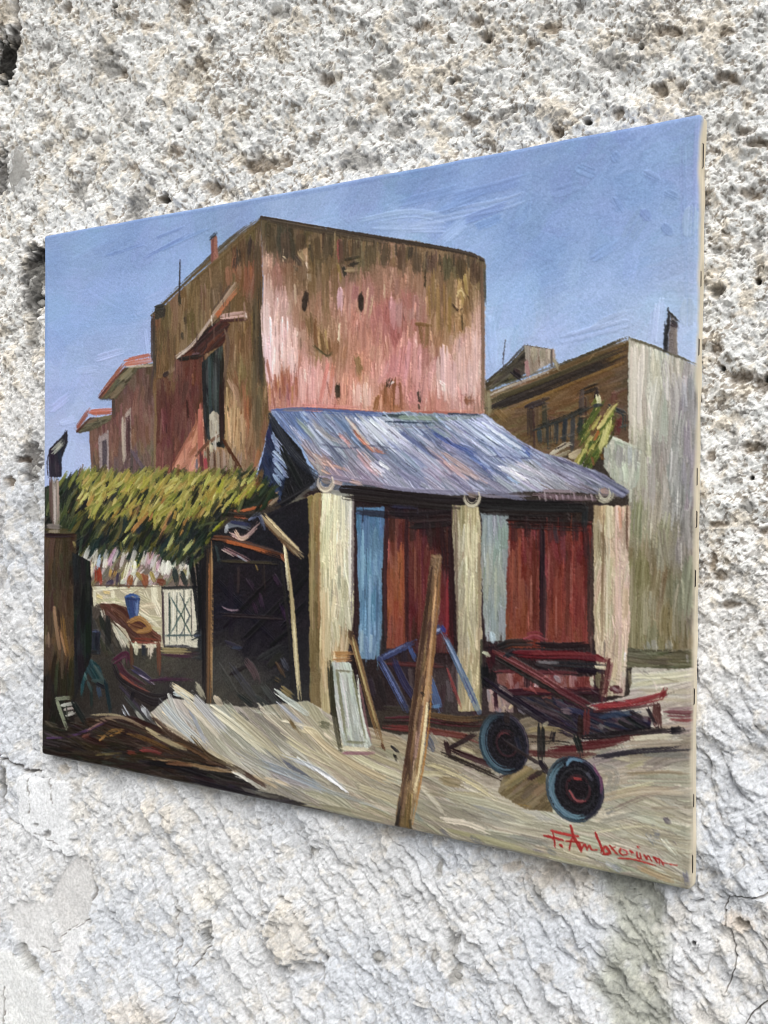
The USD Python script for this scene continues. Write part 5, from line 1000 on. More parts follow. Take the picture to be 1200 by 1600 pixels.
# loamy bank in the corner
F(P('60 1128 100 1140 140 1120 200 1118 240 1134 300 1160 350 1196 400 1232 480 1260 440 1262 300 1226 180 1200 60 1186'), K('80 1150 34 28 24;120 1160 36 26 22;100 1175 24 20 18;160 1150 44 32 24;200 1150 38 26 20;180 1175 26 20 18;240 1160 46 32 22;250 1190 30 22 20;300 1180 42 30 24;300 1210 28 24 24;350 1210 32 28 28;390 1230 36 32 34;430 1250 52 48 46;200 1190 34 28 22;260 1180 60 46 34'), 14, 56, 8, 190, imp=0.7, aj=12, br=0.9)
M('74 1154 110 1150 140 1140 166 1128', 3.5, (76, 48, 80), imp=1.2); M('136 1142 160 1128 176 1124', 3, (128, 92, 84), imp=1.2); M('130 1152 140 1148', 5, (92, 50, 42)); M('154 1158 176 1142 200 1142', 4, (112, 80, 42), imp=1.0, dry=0.7); M('156 1158 166 1150;170 1152 190 1144', 3, (150, 108, 56)); M('200 1148 230 1156 270 1176', 6, (92, 66, 38), imp=1.0); M('140 1118 180 1118 220 1132', 3, (150, 134, 106)); M('150 1126 190 1122 230 1140', 4, (110, 94, 72))
M('220 1172 236 1172 250 1176', 7, (118, 50, 54), imp=1.2); M('200 1176 212 1178', 6, (96, 44, 38)); M('150 1180 190 1178', 3, (92, 76, 44), op=0.8); M('164 1186 176 1182;182 1186 188 1182', 4, (54, 46, 32)); M('70 1170 90 1172 120 1180', 5, (16, 14, 14)); M('220 1190 280 1200 330 1216', 7, (20, 18, 20)); M('240 1186 270 1190 340 1204 370 1206', 5, (128, 102, 72), imp=1.1); M('260 1192 300 1196', 6, (92, 62, 42)); M('270 1160 300 1172 340 1196', 5, (112, 82, 52), op=0.9); M('230 1140 260 1158 290 1172', 6, (160, 142, 104)); M('300 1152 330 1184 370 1200', 5, (84, 66, 48))
M('210 1150 250 1168 320 1190 380 1206', 5, (52, 32, 24)); M('180 1130 210 1140 230 1150', 6, (58, 48, 40)); M('96 1196 160 1208', 4, (44, 40, 38)); M('300 1220 360 1236 420 1252', 7, (24, 22, 24)); M('376 1234 400 1240 440 1250', 4, (120, 116, 112), op=0.5, dry=0.8); M('70 1130 90 1136', 7, (58, 52, 42)); M('80 1142 100 1148 116 1144', 8, (40, 34, 28))
M('236 1118 262 1140 300 1164;270 1150 310 1172 350 1196;330 1184 370 1202 410 1226;250 1136 280 1160;380 1208 420 1232', 6, (62, 46, 34), op=0.8, dry=0.6); M('256 1132 300 1160;320 1170 372 1200;392 1212 440 1236', 5, (178, 164, 130), op=0.8, imp=1.2, dry=0.6)
# small broken frame
M('88 1092 96 1116 104 1138', 5, (136, 138, 112), imp=1.2); M('87 1092 110 1090', 5, (118, 124, 98), imp=1.2); M('97 1102 114 1099;99 1109 116 1106;104 1117 116 1113', 5.5, (164, 164, 152), imp=1.3); M('114 1098 126 1118 134 1132', 7, (30, 34, 38)); M('104 1104 106 1124', 2, (60, 56, 50))

hairs(P('60 1128 200 1118 350 1196 480 1260 300 1226 60 1186'), 14, 500, 36, 1.7, 0.3, 8)
# --- loose timber and frames
REGION = 10
M('604 1124 660 1124 700 1130 760 1132', 8, (66, 26, 26)); M('600 1136 660 1142 720 1150 752 1160', 9, (86, 38, 34), imp=1.0); M('640 1134 700 1146 740 1152', 5, (100, 46, 38), imp=1.1); M('596 1128 640 1130;690 1128 756 1134', 4, (34, 20, 20)); M('660 1116 720 1124 750 1122', 8, (104, 78, 48), op=0.8); M('600 1106 660 1110', 6, (60, 50, 46), op=0.8); M('590 1060 600 1100;576 1060 582 1090', 10, (34, 30, 34), op=0.8)
M('640 1040 644 1090;652 1050 656 1100;700 1060 704 1104;716 1050 720 1110;660 1060 664 1100', 7, (104, 94, 94), op=0.45, dry=0.9); M('698 1046 708 1074 720 1106', 5, (132, 52, 56), op=0.8); M('722 1070 724 1110', 5, (164, 152, 116), op=0.8); M('604 1036 690 1040', 7, (84, 34, 34), op=0.8)
WMUL = 1.3
M('592 1030 648 1002', 7, (50, 60, 98), imp=1.2); M('596 1026 640 1004', 2.5, (104, 120, 160), imp=1.4); M('592 1030 612 1066 634 1110', 7.5, (46, 56, 90), imp=1.1); M('596 1036 632 1104', 2.5, (96, 116, 160)); M('614 1030 630 1066 650 1096', 8, (40, 46, 72)); M('640 1012 648 1030', 5, (50, 66, 110)); M('674 988 690 980', 9, (52, 64, 104), imp=1.2); M('676 988 688 982', 3, (150, 166, 200), imp=1.4); M('690 980 694 986', 5, (50, 64, 128))
M('692 990 712 1032 730 1070 748 1112', 7, (82, 98, 128), imp=1.2); M('696 996 722 1050', 3, (136, 152, 178), imp=1.3); M('724 1060 744 1104', 3, (66, 78, 120)); M('668 1056 676 1080 686 1108', 10, (62, 82, 120), imp=1.0); M('676 1106 688 1104', 5, (96, 124, 168)); M('664 1150 674 1170', 10, (80, 82, 98)); M('672 1146 684 1166', 4, (130, 128, 108))
WMUL = 1.0
F(P('516 1040 522 1034 546 1036 562 1090 580 1164 572 1172 536 1172 526 1120'), [(182, 186, 176), (164, 168, 156), (196, 198, 188), (170, 174, 166)], 78, 40, 6, 60, imp=1.1)
M('515 1036 520 1100 532 1172', 8, (48, 42, 34)); M('526 1048 533 1100 542 1160', 4, (120, 118, 92)); M('550 1048 560 1100 572 1160', 3.5, (116, 114, 90)); M('526 1048 550 1050;540 1160 572 1162', 4, (128, 124, 98)); M('542 1056 546 1100 553 1150', 4, (146, 150, 142), op=0.8); M('534 1056 540 1100 546 1150;558 1056 564 1110 574 1156', 3, (212, 214, 206), imp=1.3); M('534 1170 578 1172', 7, (206, 198, 166), imp=1.2); M('536 1178 584 1178', 5, (130, 84, 90)); M('562 1070 572 1130 584 1172', 3, (122, 78, 86), op=0.8); M('520 1032 548 1030', 5, (166, 118, 74))
M('547 988 562 1040 580 1110 598 1170', 9, (116, 88, 54), imp=1.1, br=1.0); M('550 996 566 1056 590 1140', 3, (168, 138, 92), imp=1.3); M('546 984 548 1000', 4, (64, 48, 34)); M('556 1030 576 1110', 2.5, (66, 48, 32)); M('596 1164 600 1172', 4, (84, 60, 40))

# --- hand cart
REGION = 12
WMUL = 1.28
M('764 1012 764 1040 760 1060;768 1010 768 1040', 7, (58, 24, 28)); M('756 1014 776 1012', 5, (26, 22, 30)); M('756 1020 764 1024', 5, (180, 178, 158)); M('757 1040 760 1076;770 1050 764 1072', 9, (24, 20, 24))
M('780 1010 800 1004 830 1004', 8, (28, 26, 32)); M('822 996 836 992 852 998', 9, (112, 42, 46), imp=1.0); M('840 1008 880 1010 926 1008', 9, (26, 22, 26)); M('800 1022 850 1024 900 1024 948 1030', 11, (92, 28, 34), imp=1.1, br=1.2); M('830 1020 930 1022', 4, (108, 40, 42), op=0.8); M('930 1024 946 1032', 5, (100, 30, 36)); M('850 1036 900 1038 950 1040', 6, (38, 34, 38)); M('840 1034 872 1036', 3, (120, 116, 118), op=0.8); M('900 1046 950 1050', 6, (30, 26, 30)); M('930 1042 948 1042', 3, (176, 166, 140))
F(P('776 1052 845 1052 930 1056 930 1078 800 1080 776 1066'), [(130, 88, 90), (120, 62, 56), (142, 100, 98), (112, 54, 48), (100, 48, 44)], 90, 20, 8, 40, imp=0.6); M('772 1048 830 1050 900 1052', 5, (84, 34, 38)); M('826 1052 826 1078', 9, (44, 26, 34)); M('838 1056 839 1076', 5, (182, 156, 156)); M('925 1056 926 1074', 4, (190, 184, 160)); M('936 1054 938 1074', 7, (104, 96, 72)); M('868 1058 874 1064', 5, (150, 140, 146), op=0.8)
F(P('760 1078 778 1080 800 1104 802 1114 764 1112'), [(146, 120, 112), (120, 110, 116), (160, 132, 120)], 90, 20, 7, 20); M('796 1106 802 1098', 4, (186, 164, 132)); M('774 1080 776 1110', 4, (56, 32, 40)); M('812 1106 818 1112', 8, (116, 114, 122), op=0.8)
M('780 1082 850 1080 960 1078', 8, (58, 28, 36)); M('820 1076 900 1082', 5, (98, 40, 42)); M('850 1092 880 1096 870 1088', 6, (146, 72, 56), op=0.85); M('826 1092 860 1108;838 1098 866 1100', 4, (120, 60, 54), op=0.8); M('958 1076 970 1078', 9, (84, 44, 50)); M('960 1074 966 1080', 3, (150, 140, 140), op=0.6)
F(P('800 1086 880 1092 940 1110 1020 1120 1020 1140 910 1150 860 1126'), [(32, 30, 40), (46, 28, 34), (28, 30, 46), (54, 38, 44), (24, 22, 28), (70, 58, 64)], 24, 40, 5, 90, imp=0.9)
M('930 1100 980 1116;940 1120 1000 1112;890 1108 920 1116', 6, (36, 44, 74), op=0.8); M('1000 1118 1016 1126;880 1110 892 1112;938 1136 944 1136', 6, (136, 122, 120), op=0.6, dry=0.8)
M('772 1018 800 1032 850 1062 910 1102', 8, (82, 34, 36), imp=1.2); M('778 1020 830 1048 870 1074', 3, (116, 66, 66), imp=1.3); M('776 1028 830 1060 880 1088 920 1106', 5, (36, 24, 28)); M('872 1076 912 1098 926 1106', 8, (78, 32, 36)); M('790 1026 802 1018;840 1040 862 1046', 6, (30, 28, 34))
M('760 1064 800 1092 850 1124 908 1154', 10, (26, 22, 28), imp=1.0); M('776 1070 806 1090', 3, (116, 104, 104), op=0.8, dry=0.7); M('780 1084 850 1130', 4, (44, 38, 46)); M('806 1086 880 1120 904 1140', 4, (72, 56, 62), op=0.8, dry=0.6)
M('955 1032 950 1060 944 1096', 7, (88, 42, 42), imp=1.1); M('958 1036 952 1070', 2.5, (140, 96, 90)); M('944 1050 938 1092', 4, (58, 28, 32))
M('926 1106 960 1102 1000 1096 1040 1086', 9, (112, 28, 36), imp=1.3); M('930 1104 980 1100 1036 1084', 3, (132, 42, 46), imp=1.4); M('1036 1090 1042 1076', 6, (110, 30, 36)); M('930 1112 1000 1104 1030 1100', 3, (50, 22, 28)); M('1028 1100 1030 1136', 9, (62, 26, 32)); M('1014 1106 1026 1132', 4, (34, 24, 30)); M('985 1110 1010 1124', 5, (34, 30, 36))
M('918 1112 916 1150', 8, (90, 40, 40), imp=1.0); M('908 1120 908 1156', 6, (36, 22, 26)); M('914 1152 960 1148 1020 1142 1066 1138', 8, (22, 20, 24), imp=1.0); M('1050 1142 1068 1140', 8, (20, 20, 26)); M('910 1162 950 1158 1000 1150', 7, (70, 28, 28)); M('860 1172 920 1168 972 1160', 8, (78, 30, 30), imp=0.9); M('820 1176 880 1180 930 1180', 7, (76, 34, 32)); M('990 1154 1050 1150', 7, (196, 184, 158), op=0.9); M('980 1164 1060 1160', 9, (160, 144, 122), op=0.8); M('930 1184 1000 1174 1090 1168', 6, (46, 40, 48), imp=0.8, dry=0.6); M('822 1162 870 1160 900 1164', 4, (40, 30, 30)); M('830 1168 850 1166', 5, (150, 130, 116)); M('826 1142 850 1138 880 1142', 6, (124, 104, 72)); M('820 1150 870 1154', 4, (60, 46, 40)); M('850 1134 856 1130', 5, (160, 150, 126), op=0.8)
M('900 1150 906 1166 908 1178', 7, (24, 20, 24)); M('846 1134 846 1160 846 1188', 9, (24, 18, 20)); M('866 1142 862 1160', 6, (30, 24, 26))
WMUL = 1.15
# hand bar lying at the left
M('692 1166 730 1182 796 1206 780 1218', 5, (44, 28, 24)); M('692 1176 730 1192 786 1218', 8, (42, 26, 24), imp=0.9); M('720 1178 760 1194 794 1208', 7, (52, 32, 28)); M('714 1182 740 1192;760 1200 784 1212', 2, (150, 134, 112), op=0.8); M('702 1168 722 1158 742 1146', 8, (34, 22, 22)); M('696 1160 702 1180', 6, (30, 20, 20)); M('722 1170 740 1176', 5, (186, 174, 140), op=0.8)
WMUL = 1.0
# shade below
F(P('786 1216 820 1196 850 1206 856 1240 864 1270 820 1262 780 1240'), [(112, 94, 64), (96, 82, 58), (128, 108, 74), (86, 74, 56), (120, 104, 80)], -36, 34, 8, 40, imp=0.7); M('790 1226 830 1200', 6, (142, 122, 84), op=0.7); M('806 1258 830 1262', 5, (134, 102, 60)); M('826 1218 846 1206', 8, (52, 42, 36))


def wheel(cx, cy, rx, ry, tilt, blue):
    ct, s_ = math.cos(tilt), math.sin(tilt)

    def ell(k, a0, a1, n=14, dx=0, dy=0):
        t = np.linspace(a0, a1, n)
        x, y = rx * k * np.cos(t), ry * k * np.sin(t)
        return [(cx + dx + x_ * ct - y_ * s_, cy + dy + x_ * s_ + y_ * ct) for x_, y_ in zip(x, y)]
    B(ell(1.0, 0, 6.28, 30), (24, 22, 28), imp=0.6)
    S(ell(0.93, 1.5, 4.9), 9, (44, 58, 70), jit=2)
    S(ell(0.85, 1.7, 4.5), 8, blue, imp=1.1, jit=3)
    S(ell(0.90, 2.2, 3.9), 3.5, tuple(min(255, k * 1.1) for k in blue), imp=1.2, jit=3)
    S(ell(0.94, -1.5, 1.5), 6, (34, 34, 44), jit=2)
    S(ell(0.97, -1.1, 0.9), 2, (74, 66, 84), jit=3, op=0.8)
    B(ell(0.70, 0, 6.28, 24, rx * 0.07), (22, 20, 24), imp=0.5)
    S(ell(0.62, 0.3, 6.0, 14, rx * 0.07), 3, (36, 34, 40), op=0.8, jit=3)
    S(ell(0.42, 0, 6.3, 14, rx * 0.1), 3, (62, 36, 40), op=0.7, jit=4)
    B(ell(0.30, 0, 6.28, 20, rx * 0.1), (26, 20, 24))
    S(ell(0.34, -2.4, -0.6, 8, rx * 0.06), 2.5, (96, 44, 46), op=0.8)


wheel(788, 1162, 37, 49, -0.25, (62, 82, 94))
S(P('792 1130 792 1112'), 8, (26, 20, 24)); M('806 1150 815 1180', 6, (36, 36, 48), op=0.8)
M('788 1160 820 1180 850 1198', 6, (34, 26, 28)); M('846 1192 854 1206', 9, (24, 20, 24)); M('836 1210 850 1204', 5, (44, 36, 34))
wheel(899, 1233, 43, 52, -0.35, (80, 106, 124))
M('884 1196 894 1186 914 1190', 5, (104, 130, 150), imp=1.2); M('928 1196 940 1220 940 1240', 3.5, (112, 70, 92), op=0.85); M('870 1210 862 1236 876 1262 900 1278', 5, (76, 104, 124), op=0.9, imp=1.2); M('896 1216 910 1218', 4, (138, 52, 50)); M('890 1236 900 1250 914 1252', 3, (120, 50, 52)); M('916 1206 928 1222', 5, (96, 100, 112), op=0.5, dry=0.9); M('944 1270 960 1264', 8, (112, 108, 108), op=0.7)

# --- leaning post in front
REGION = 10
F(P('674 866 690 869 688 900 684 960 674 1060 664 1150 656 1220 642 1300 616 1298 626 1240 638 1150 650 1040 666 930'), K('680 880 112 84 62;675 930 96 66 48;684 940 140 104 70;664 1000 76 52 40;678 1020 158 122 80;654 1060 62 42 32;670 1080 176 140 92;646 1140 60 40 32;664 1150 186 154 110;640 1200 64 44 36;654 1210 190 160 116;628 1270 72 58 40;640 1260 160 130 88;634 1295 118 96 62'), 97, 60, 5, 150, imp=1.3, br=1.0)
M('676 872 664 970 650 1080 636 1190 622 1290', 6, (56, 38, 30), imp=1.3); M('682 880 674 990 664 1100 652 1200', 3.5, (176, 138, 92), imp=1.5); M('688 875 682 960 670 1090', 3, (146, 104, 66), imp=1.4); M('668 1100 660 1170 648 1240', 4, (216, 194, 150), imp=1.6); M('676 1060 668 1150 656 1230 644 1290', 3, (166, 116, 62), imp=1.4); M('679 900 670 1000 662 1080', 2, (78, 54, 38), imp=1.3); M('658 1150 650 1220', 3, (142, 108, 70), imp=1.4); M('659 1082 662 1086', 4, (40, 28, 22)); M('674 868 690 870', 5, (140, 112, 82), imp=1.3); M('616 1300 622 1280 626 1250', 4, (46, 40, 40)); M('642 1300 640 1280', 4, (70, 52, 38))

REGION = 12
hairs(P('760 1010 950 1010 1060 1080 1080 1150 900 1180 770 1110'), 20, 400, 18, 1.7, 0.3, 20)
REGION = 10
hairs(P('676 868 690 870 640 1298 618 1298 650 1040'), 97, 300, 40, 1.6, 0.3, 3, 1.4)
# --- signature
REGION = 13
RED = (158, 40, 38)
for s_, w in (('850 1306 866 1309 880 1313', 3.6), ('862.5 1297 865 1310 867 1324', 3.6), ('861 1298 882 1303 904 1307', 4.2), ('875 1320 879 1323', 3.8), ('892 1290 896 1306 902 1318 908 1330', 4.8), ('897 1304 892 1315 889 1328', 2.8), ('884 1315 898 1316 911 1317', 3.6),
              ('905 1317 909 1328', 3.4), ('909 1326 914 1319 917 1328', 2.8), ('917 1327 921 1321 925 1328 933 1328', 2.9), ('930 1301 936 1315 944 1333', 4.0), ('939 1332 946 1323 953 1333 942 1335', 3.8), ('953 1321.5 959 1329 965 1335.5', 3.2), ('958 1325 962 1323', 2.2),
              ('970 1326 969 1332 973 1336.5', 2.9), ('973 1336.5 980 1336 979 1330 971 1326.5', 2.7), ('984 1329 989 1333', 3.2), ('989 1333 987 1337', 2.8), ('996 1322 998.5 1324.5', 3.6), ('995 1332 996.5 1341 1002 1342', 3.0), ('1000 1334 1002 1342', 2.4), ('1006 1335.5 1011 1343', 2.9), ('1010 1342 1013 1338 1018 1345', 2.7),
              ('1021 1339 1027 1347.5', 2.9), ('1023 1339.5 1031 1343', 2.8), ('1031 1343 1030 1351', 2.5), ('1033 1344.5 1037 1352', 2.5), ('1036 1347 1047 1349.5 1058 1351.4', 2.9), ('966 1341 991 1343.5 1024 1352', 2.3)):
    S(P(s_), w * 0.88, RED, br=0.12, jit=3, dry=0.0, imp=1.3, taper=0.35)
REGION = None

# ------------------------------------------------------------------ the canvas as built
KLIGHT = np.array([1.03, 1.025, 1.01])          # how bright a white thing facing the camera's way shows, per colour
thing = UsdGeom.Xform.Define(stage, '/World/oil_painting')
thing.AddTranslateOp().Set(Gf.Vec3d(0, 0, ZC))
tag(thing, label='unframed oil painting of a pink house and hand cart hung on rough wall', category='painting')
NX, NZ = 900, 860
RR = 0.0030
xs_ = np.linspace(-PWID / 2, PWID / 2, 4000)
cden = np.cumsum((1 / np.maximum((xs_ - CAM[0]) * FW[0] + (0 - CAM[1]) * FW[1], 0.2)) ** 1.6)
fx = np.interp(np.linspace(cden[0], cden[-1], NX), cden, xs_)
fx[0], fx[-1] = -PWID / 2, PWID / 2
fz = np.linspace(PHGT / 2, -PHGT / 2, NZ)
extra = RR * np.array([0.12, 0.3, 0.5, 0.75])
fx = np.unique(np.r_[fx, PWID / 2 - extra, -PWID / 2 + extra])
fz = np.unique(np.r_[fz, PHGT / 2 - extra, -PHGT / 2 + extra])[::-1]
GX, GZ = np.meshgrid(fx, fz, indexing='ij')
shape = GX.shape
GX, GZ = GX.ravel(), GZ.ravel()
sx = np.clip((GX + PWID / 2) * PPM - 0.5, 0, CW - 1)
sz = np.clip((PHGT / 2 - GZ) * PPM - 0.5, 0, CH - 1)
# weave of the cloth, seen where paint is thin
wv = np.sin(gx_ * 2 * np.pi / 2.9) * np.where((np.floor(gy_ / 1.45) % 2) > 0, 1, -1)
thin = np.exp(-np.maximum(HT, 0) * 1.6)
lum = C.mean(-1, keepdims=True)
C = lum + (C - lum) * 0.90
CT = C + (GRAIN[np.ix_(np.arange(CH) % 1024, np.arange(CW) % 1024)] * 3.6 * (0.5 + thin))[..., None]
Hs = ndimage.gaussian_filter(HT, 0.5)
pig = np.stack([ndimage.map_coordinates(ndimage.gaussian_filter(CT[..., k], 0.35), [sz, sx], order=1) for k in range(3)], -1)
hgt = ndimage.map_coordinates(Hs, [sz, sx], order=1)
th = ndimage.map_coordinates(thin, [sz, sx], order=1)
hgt = 0.00040 * hgt + 0.00003 * th * (nz(GX, GZ, 0.0011, 81) + nz(GX, GZ, 0.0007, 82))
# rounded edge over the stretcher
d_edge = np.minimum(PWID / 2 - np.abs(GX), PHGT / 2 - np.abs(GZ))
roll = np.where(d_edge < RR, RR - np.sqrt(np.maximum(RR ** 2 - (RR - d_edge) ** 2, 0)), 0)
ax_, az_ = np.abs(GX) - (PWID / 2 - RR), np.abs(GZ) - (PHGT / 2 - RR)
cor = (ax_ > 0) & (az_ > 0)
sc = np.where(cor, np.maximum(ax_, az_) / np.maximum(np.hypot(ax_, az_), 1e-12), 1)
QX = np.where(cor, np.sign(GX) * (PWID / 2 - RR + ax_ * sc), GX)
QZ = np.where(cor, np.sign(GZ) * (PHGT / 2 - RR + az_ * sc), GZ)
bow = 1 - (np.abs(GX) / (PWID / 2)) ** 2, 1 - (np.abs(GZ) / (PHGT / 2)) ** 2
QX = QX - np.sign(GX) * smooth(0.1, 0.25, np.abs(GX)) * (0.0009 * bow[1] + 0.00035 * fb(GX * 0, GZ, 0.03, 86, 3))
QZ = QZ - np.sign(GZ) * smooth(0.08, 0.2, np.abs(GZ)) * (0.0010 * bow[0] + 0.00035 * fb(GX, GZ * 0, 0.03, 87, 3))
slack = 0.0006 * np.sin((GX / PWID + 0.5) * np.pi) * np.sin((GZ / PHGT + 0.5) * np.pi)      # cloth sags a little between the bars
bar = 0.00025 * smooth(0.030, 0.040, d_edge)
FV = np.stack([QX, roll - hgt * smooth(0, RR, d_edge + 0.0004) + slack * 0.5 + bar, QZ], 1)
# bare cloth along the right-hand edge where the paint stops
bare_e = smooth(-0.0016, 0.0004, GX - PWID / 2 - 0.0003 + 0.0011 * fb(GX, GZ, 0.02, 83, 3))
pig += (np.array([212, 201, 178]) - pig) * bare_e[:, None]
pig = lin(np.clip(pig, 3, 240)) / KLIGHT
pig = np.clip(pig, 0.004, 0.85)
n0, n1 = shape
ii, jj = np.meshgrid(np.arange(n0 - 1), np.arange(n1 - 1), indexing='ij')
fq = np.stack([ii * n1 + jj, ii * n1 + jj + 1, (ii + 1) * n1 + jj + 1, (ii + 1) * n1 + jj], -1).reshape(-1, 4)
NR = vnormals(FV, fq)
paint_mat = usdkit.material(stage, '/World/Looks/oil_paint', {
    'c': ('attribute', {'attribute': 'pigment'}), 'g': ('geometry', {}),
    'mp': ('mapping', {'scale': (1500.0, 1500.0, 1500.0)}),
    'n': ('noise_texture', {'scale': 1.0, 'detail': 2.0, 'roughness': 0.6}),
    'b': ('bump', {'strength': 0.35, 'distance': 0.0002}),
    'rn': ('map_range', {'from_min': 0.3, 'from_max': 0.7, 'to_min': 0.32, 'to_max': 0.50}),
    'p': ('principled_bsdf', {'specular_ior_level': 0.18}),
}, [('g.position', 'mp.vector'), ('mp.vector', 'n.vector'), ('n.fac', 'b.height'), ('b.normal', 'p.normal'), ('n.fac', 'rn.value'), ('rn.result', 'p.roughness'), ('c.color', 'p.base_color')], surface='p.BSDF')
blue_edge = usdkit.material(stage, '/World/Looks/painted_edge', {
    'c': ('attribute', {'attribute': 'pigment'}), 'g': ('geometry', {}), 'n': ('noise_texture', {'scale': 1500.0, 'detail': 2.0}), 'b': ('bump', {'strength': 0.6, 'distance': 0.0004}),
    'p': ('principled_bsdf', {'roughness': 0.8, 'specular_ior_level': 0.12})}, [('c.color', 'p.base_color'), ('g.position', 'n.vector'), ('n.fac', 'b.height'), ('b.normal', 'p.normal')], surface='p.BSDF')
steel = usdkit.material(stage, '/World/Looks/staple_steel', {
    'g': ('geometry', {}), 'n': ('noise_texture', {'scale': 400.0, 'detail': 3.0}),
    'r': ('rgb_ramp', {'ramp': [(0.35, (0.035, 0.03, 0.028)), (0.7, (0.10, 0.085, 0.07))]}),
    'p': ('principled_bsdf', {'metallic': 0.6, 'roughness': 0.5})}, [('g.position', 'n.vector'), ('n.fac', 'r.fac'), ('r.color', 'p.base_color')], surface='p.BSDF')
wood = usdkit.material(stage, '/World/Looks/stretcher_pine', {
    'g': ('geometry', {}), 'n': ('noise_texture', {'scale': 40.0, 'detail': 4.0, 'distortion': 1.0}),
    'r': ('rgb_ramp', {'ramp': [(0.3, (0.42, 0.29, 0.16)), (0.7, (0.56, 0.42, 0.26))]}),
    'p': ('principled_bsdf', {'roughness': 0.7})}, [('g.position', 'n.vector'), ('n.fac', 'r.fac'), ('r.color', 'p.base_color')], surface='p.BSDF')

# the cloth turned over the four sides; the painted passages of its face are its sub-parts
rim = np.r_[np.arange(n0) * n1, (n0 - 1) * n1 + np.arange(1, n1), np.arange(n0 - 2, -1, -1) * n1 + n1 - 1, np.arange(n1 - 2, 0, -1)]
nr = len(rim)
steps = np.array([RR, 0.0042, 0.0068, PDEP])
RV = np.vstack([FV[rim]] + [np.stack([FV[rim, 0] + (0.0003 * nz(FV[rim, 0] + FV[rim, 2], 0 * rim + k, 0.012, 84)) * (k > 0), np.full(nr, s), FV[rim, 2]], 1) for k, s in enumerate(steps[1:])])
RV[:nr, 1] = np.maximum(RV[:nr, 1], RR - 0.0001)
rc = np.vstack([pig[rim]] * 4)
side = RV[:, 0] > PWID / 2 - 0.0024
raw = lin(np.array([214, 203, 180])) / KLIGHT
rk = np.repeat(smooth(0.0, 0.012, np.repeat([0, 0.002, 0.0055, 0.010], nr) + 0.0), 1)[:, None]
rc = rc + (raw - rc) * np.where(side[:, None], 1.0, rk * 0.8)
rc = rc * (1 + 0.07 * nz(RV[:, 1] * 3 + RV[:, 0], RV[:, 2], 0.01, 85) - 0.10 * smooth(0.3, 0.7, fb(RV[:, 1] * 2, RV[:, 2], 0.03, 88, 3)))[:, None]
k_ = np.arange(nr)
rf = np.vstack([np.stack([r * nr + k_, r * nr + (k_ + 1) % nr, (r + 1) * nr + (k_ + 1) % nr, (r + 1) * nr + k_], 1) for r in range(3)])
if (vnormals(RV, rf)[nr + n0 + n1 // 2] @ np.array([1.0, 0, 0])) < 0:
    rf = rf[:, ::-1]
define('/World/oil_painting/canvas', RV, rf, vnormals(RV, rf), blue_edge, np.clip(rc, 0.004, 0.8))
tag(stage.GetPrimAtPath('/World/oil_painting/canvas'), label='raw beige canvas side turned over the stretcher')
reg = RG[np.clip(np.round(sz).astype(int), 0, CH - 1), np.clip(np.round(sx).astype(int), 0, CW - 1)]
face_reg = reg[fq[:, 0]]
NAMES = {1: 'painted_sky', 2: 'painted_pink_house', 3: 'painted_red_roofed_houses', 4: 'painted_grey_houses', 5: 'painted_tin_roof', 6: 'painted_porch', 7: 'painted_vine', 8: 'painted_yard', 9: 'painted_ground', 10: 'painted_timber', 11: 'painted_lamp_post', 12: 'painted_hand_cart', 13: 'signature'}
LABELS = {1: 'blue brushed sky', 2: 'pink and brown house with peeling wall', 3: 'two brick-red houses with orange roofs', 4: 'pale and brown houses with balcony', 5: 'grey and blue tin roof of the porch', 6: 'cream pillars and red doors of the porch', 7: 'yellow-green vine over the yard', 8: 'shaded yard with table and bucket', 9: 'cream sandy ground in long strokes', 10: 'leaning post, door and blue frame', 11: 'lamp post on dark gate pier', 12: 'dark red hand cart with two wheels', 13: 'artist signature brushed in red'}
face_reg[face_reg == 0] = 1
for r in sorted(NAMES):
    f_ = fq[face_reg == r]
    if len(f_):
        us, inv = np.unique(f_, return_inverse=True)
        define(f'/World/oil_painting/canvas/{NAMES[r]}', FV[us], inv.reshape(-1, 4), NR[us], paint_mat, pig[us])
        tag(stage.GetPrimAtPath(f'/World/oil_painting/canvas/{NAMES[r]}'), label=LABELS[r])

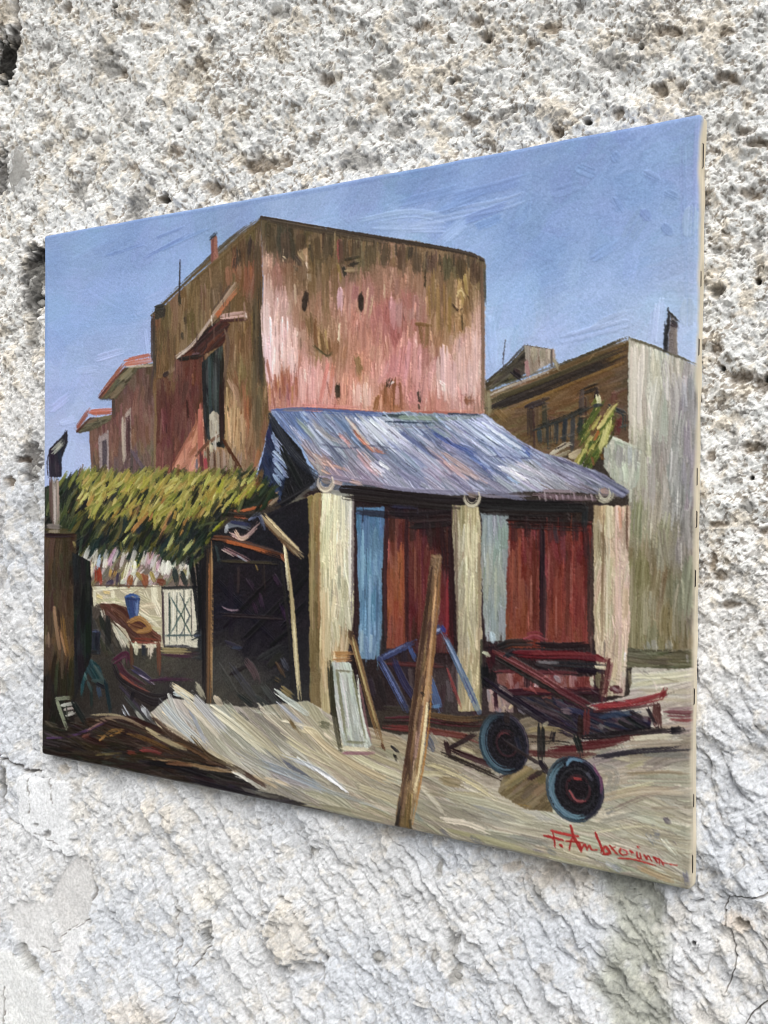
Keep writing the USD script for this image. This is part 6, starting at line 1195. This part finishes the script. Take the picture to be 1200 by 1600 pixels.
# tacks: a row of staples along the right-hand side
def staple(z, l):
    pts = np.array([[0.0015, 0, -l / 2], [0.0004, 0, -l / 2], [-0.0003, 0, -l / 2 + 0.0006], [-0.0003, 0, l / 2 - 0.0006], [0.0004, 0, l / 2], [0.0015, 0, l / 2]])
    pts[:, 0] *= -1
    r = 0.0003
    ring = [(r * math.cos(t), r * math.sin(t)) for t in np.arange(6) * math.pi / 3]
    v, f = [], []
    for i, p in enumerate(pts):
        t = pts[min(i + 1, 5)] - pts[max(i - 1, 0)]
        t /= np.linalg.norm(t)
        b = np.array([0, 1.0, 0]); a = np.cross(b, t)
        v += [p + a * c + b * s for c, s in ring]
    for i in range(5):
        f += [[i * 6 + k, i * 6 + (k + 1) % 6, i * 6 + 6 + (k + 1) % 6, i * 6 + 6 + k] for k in range(6)]
    return np.array(v), np.array(f)


for i, (ya, yb) in enumerate(((223, 262), (420, 446), (526, 553), (727, 756), (795, 822), (887, 915), (1073, 1100), (1240, 1262), (1335, 1365))):
    yy = 0.0030
    zz = (PHGT / 2) * np.array([1 - 2 * (k - 178) / (1392 - 178) for k in (ya, yb)])
    v, f = staple(0, abs(zz[0] - zz[1]))
    v = v + np.array([PWID / 2 - 0.00005 - 0.0009 * (1 - (zz.mean() / (PHGT / 2)) ** 2), yy + 0.0006 * math.sin(i * 2.1), zz.mean()])
    v[:, 1] += (v[:, 2] - zz.mean()) * 0.03 * math.sin(i * 3.7)
    p = '/World/oil_painting/staple' + (f'_{i:03d}' if i else '')
    define(p, v, f, vnormals(v, f), steel)
# stretcher bars inside the cloth
for i, (a0, a1, b0, b1) in enumerate(((-0.2475, 0.2475, 0.162, 0.1975), (-0.2475, 0.2475, -0.1975, -0.162), (-0.2475, -0.212, -0.1615, 0.1615), (0.212, 0.2475, -0.1615, 0.1615))):
    bx_ = trimesh.creation.box((a1 - a0, 0.0052, b1 - b0))
    bx_.apply_translation(((a0 + a1) / 2, 0.0060, (b0 + b1) / 2))
    usdkit.mesh(stage, '/World/oil_painting/stretcher_bar' + (f'_{i:03d}' if i else ''), bx_, wood)
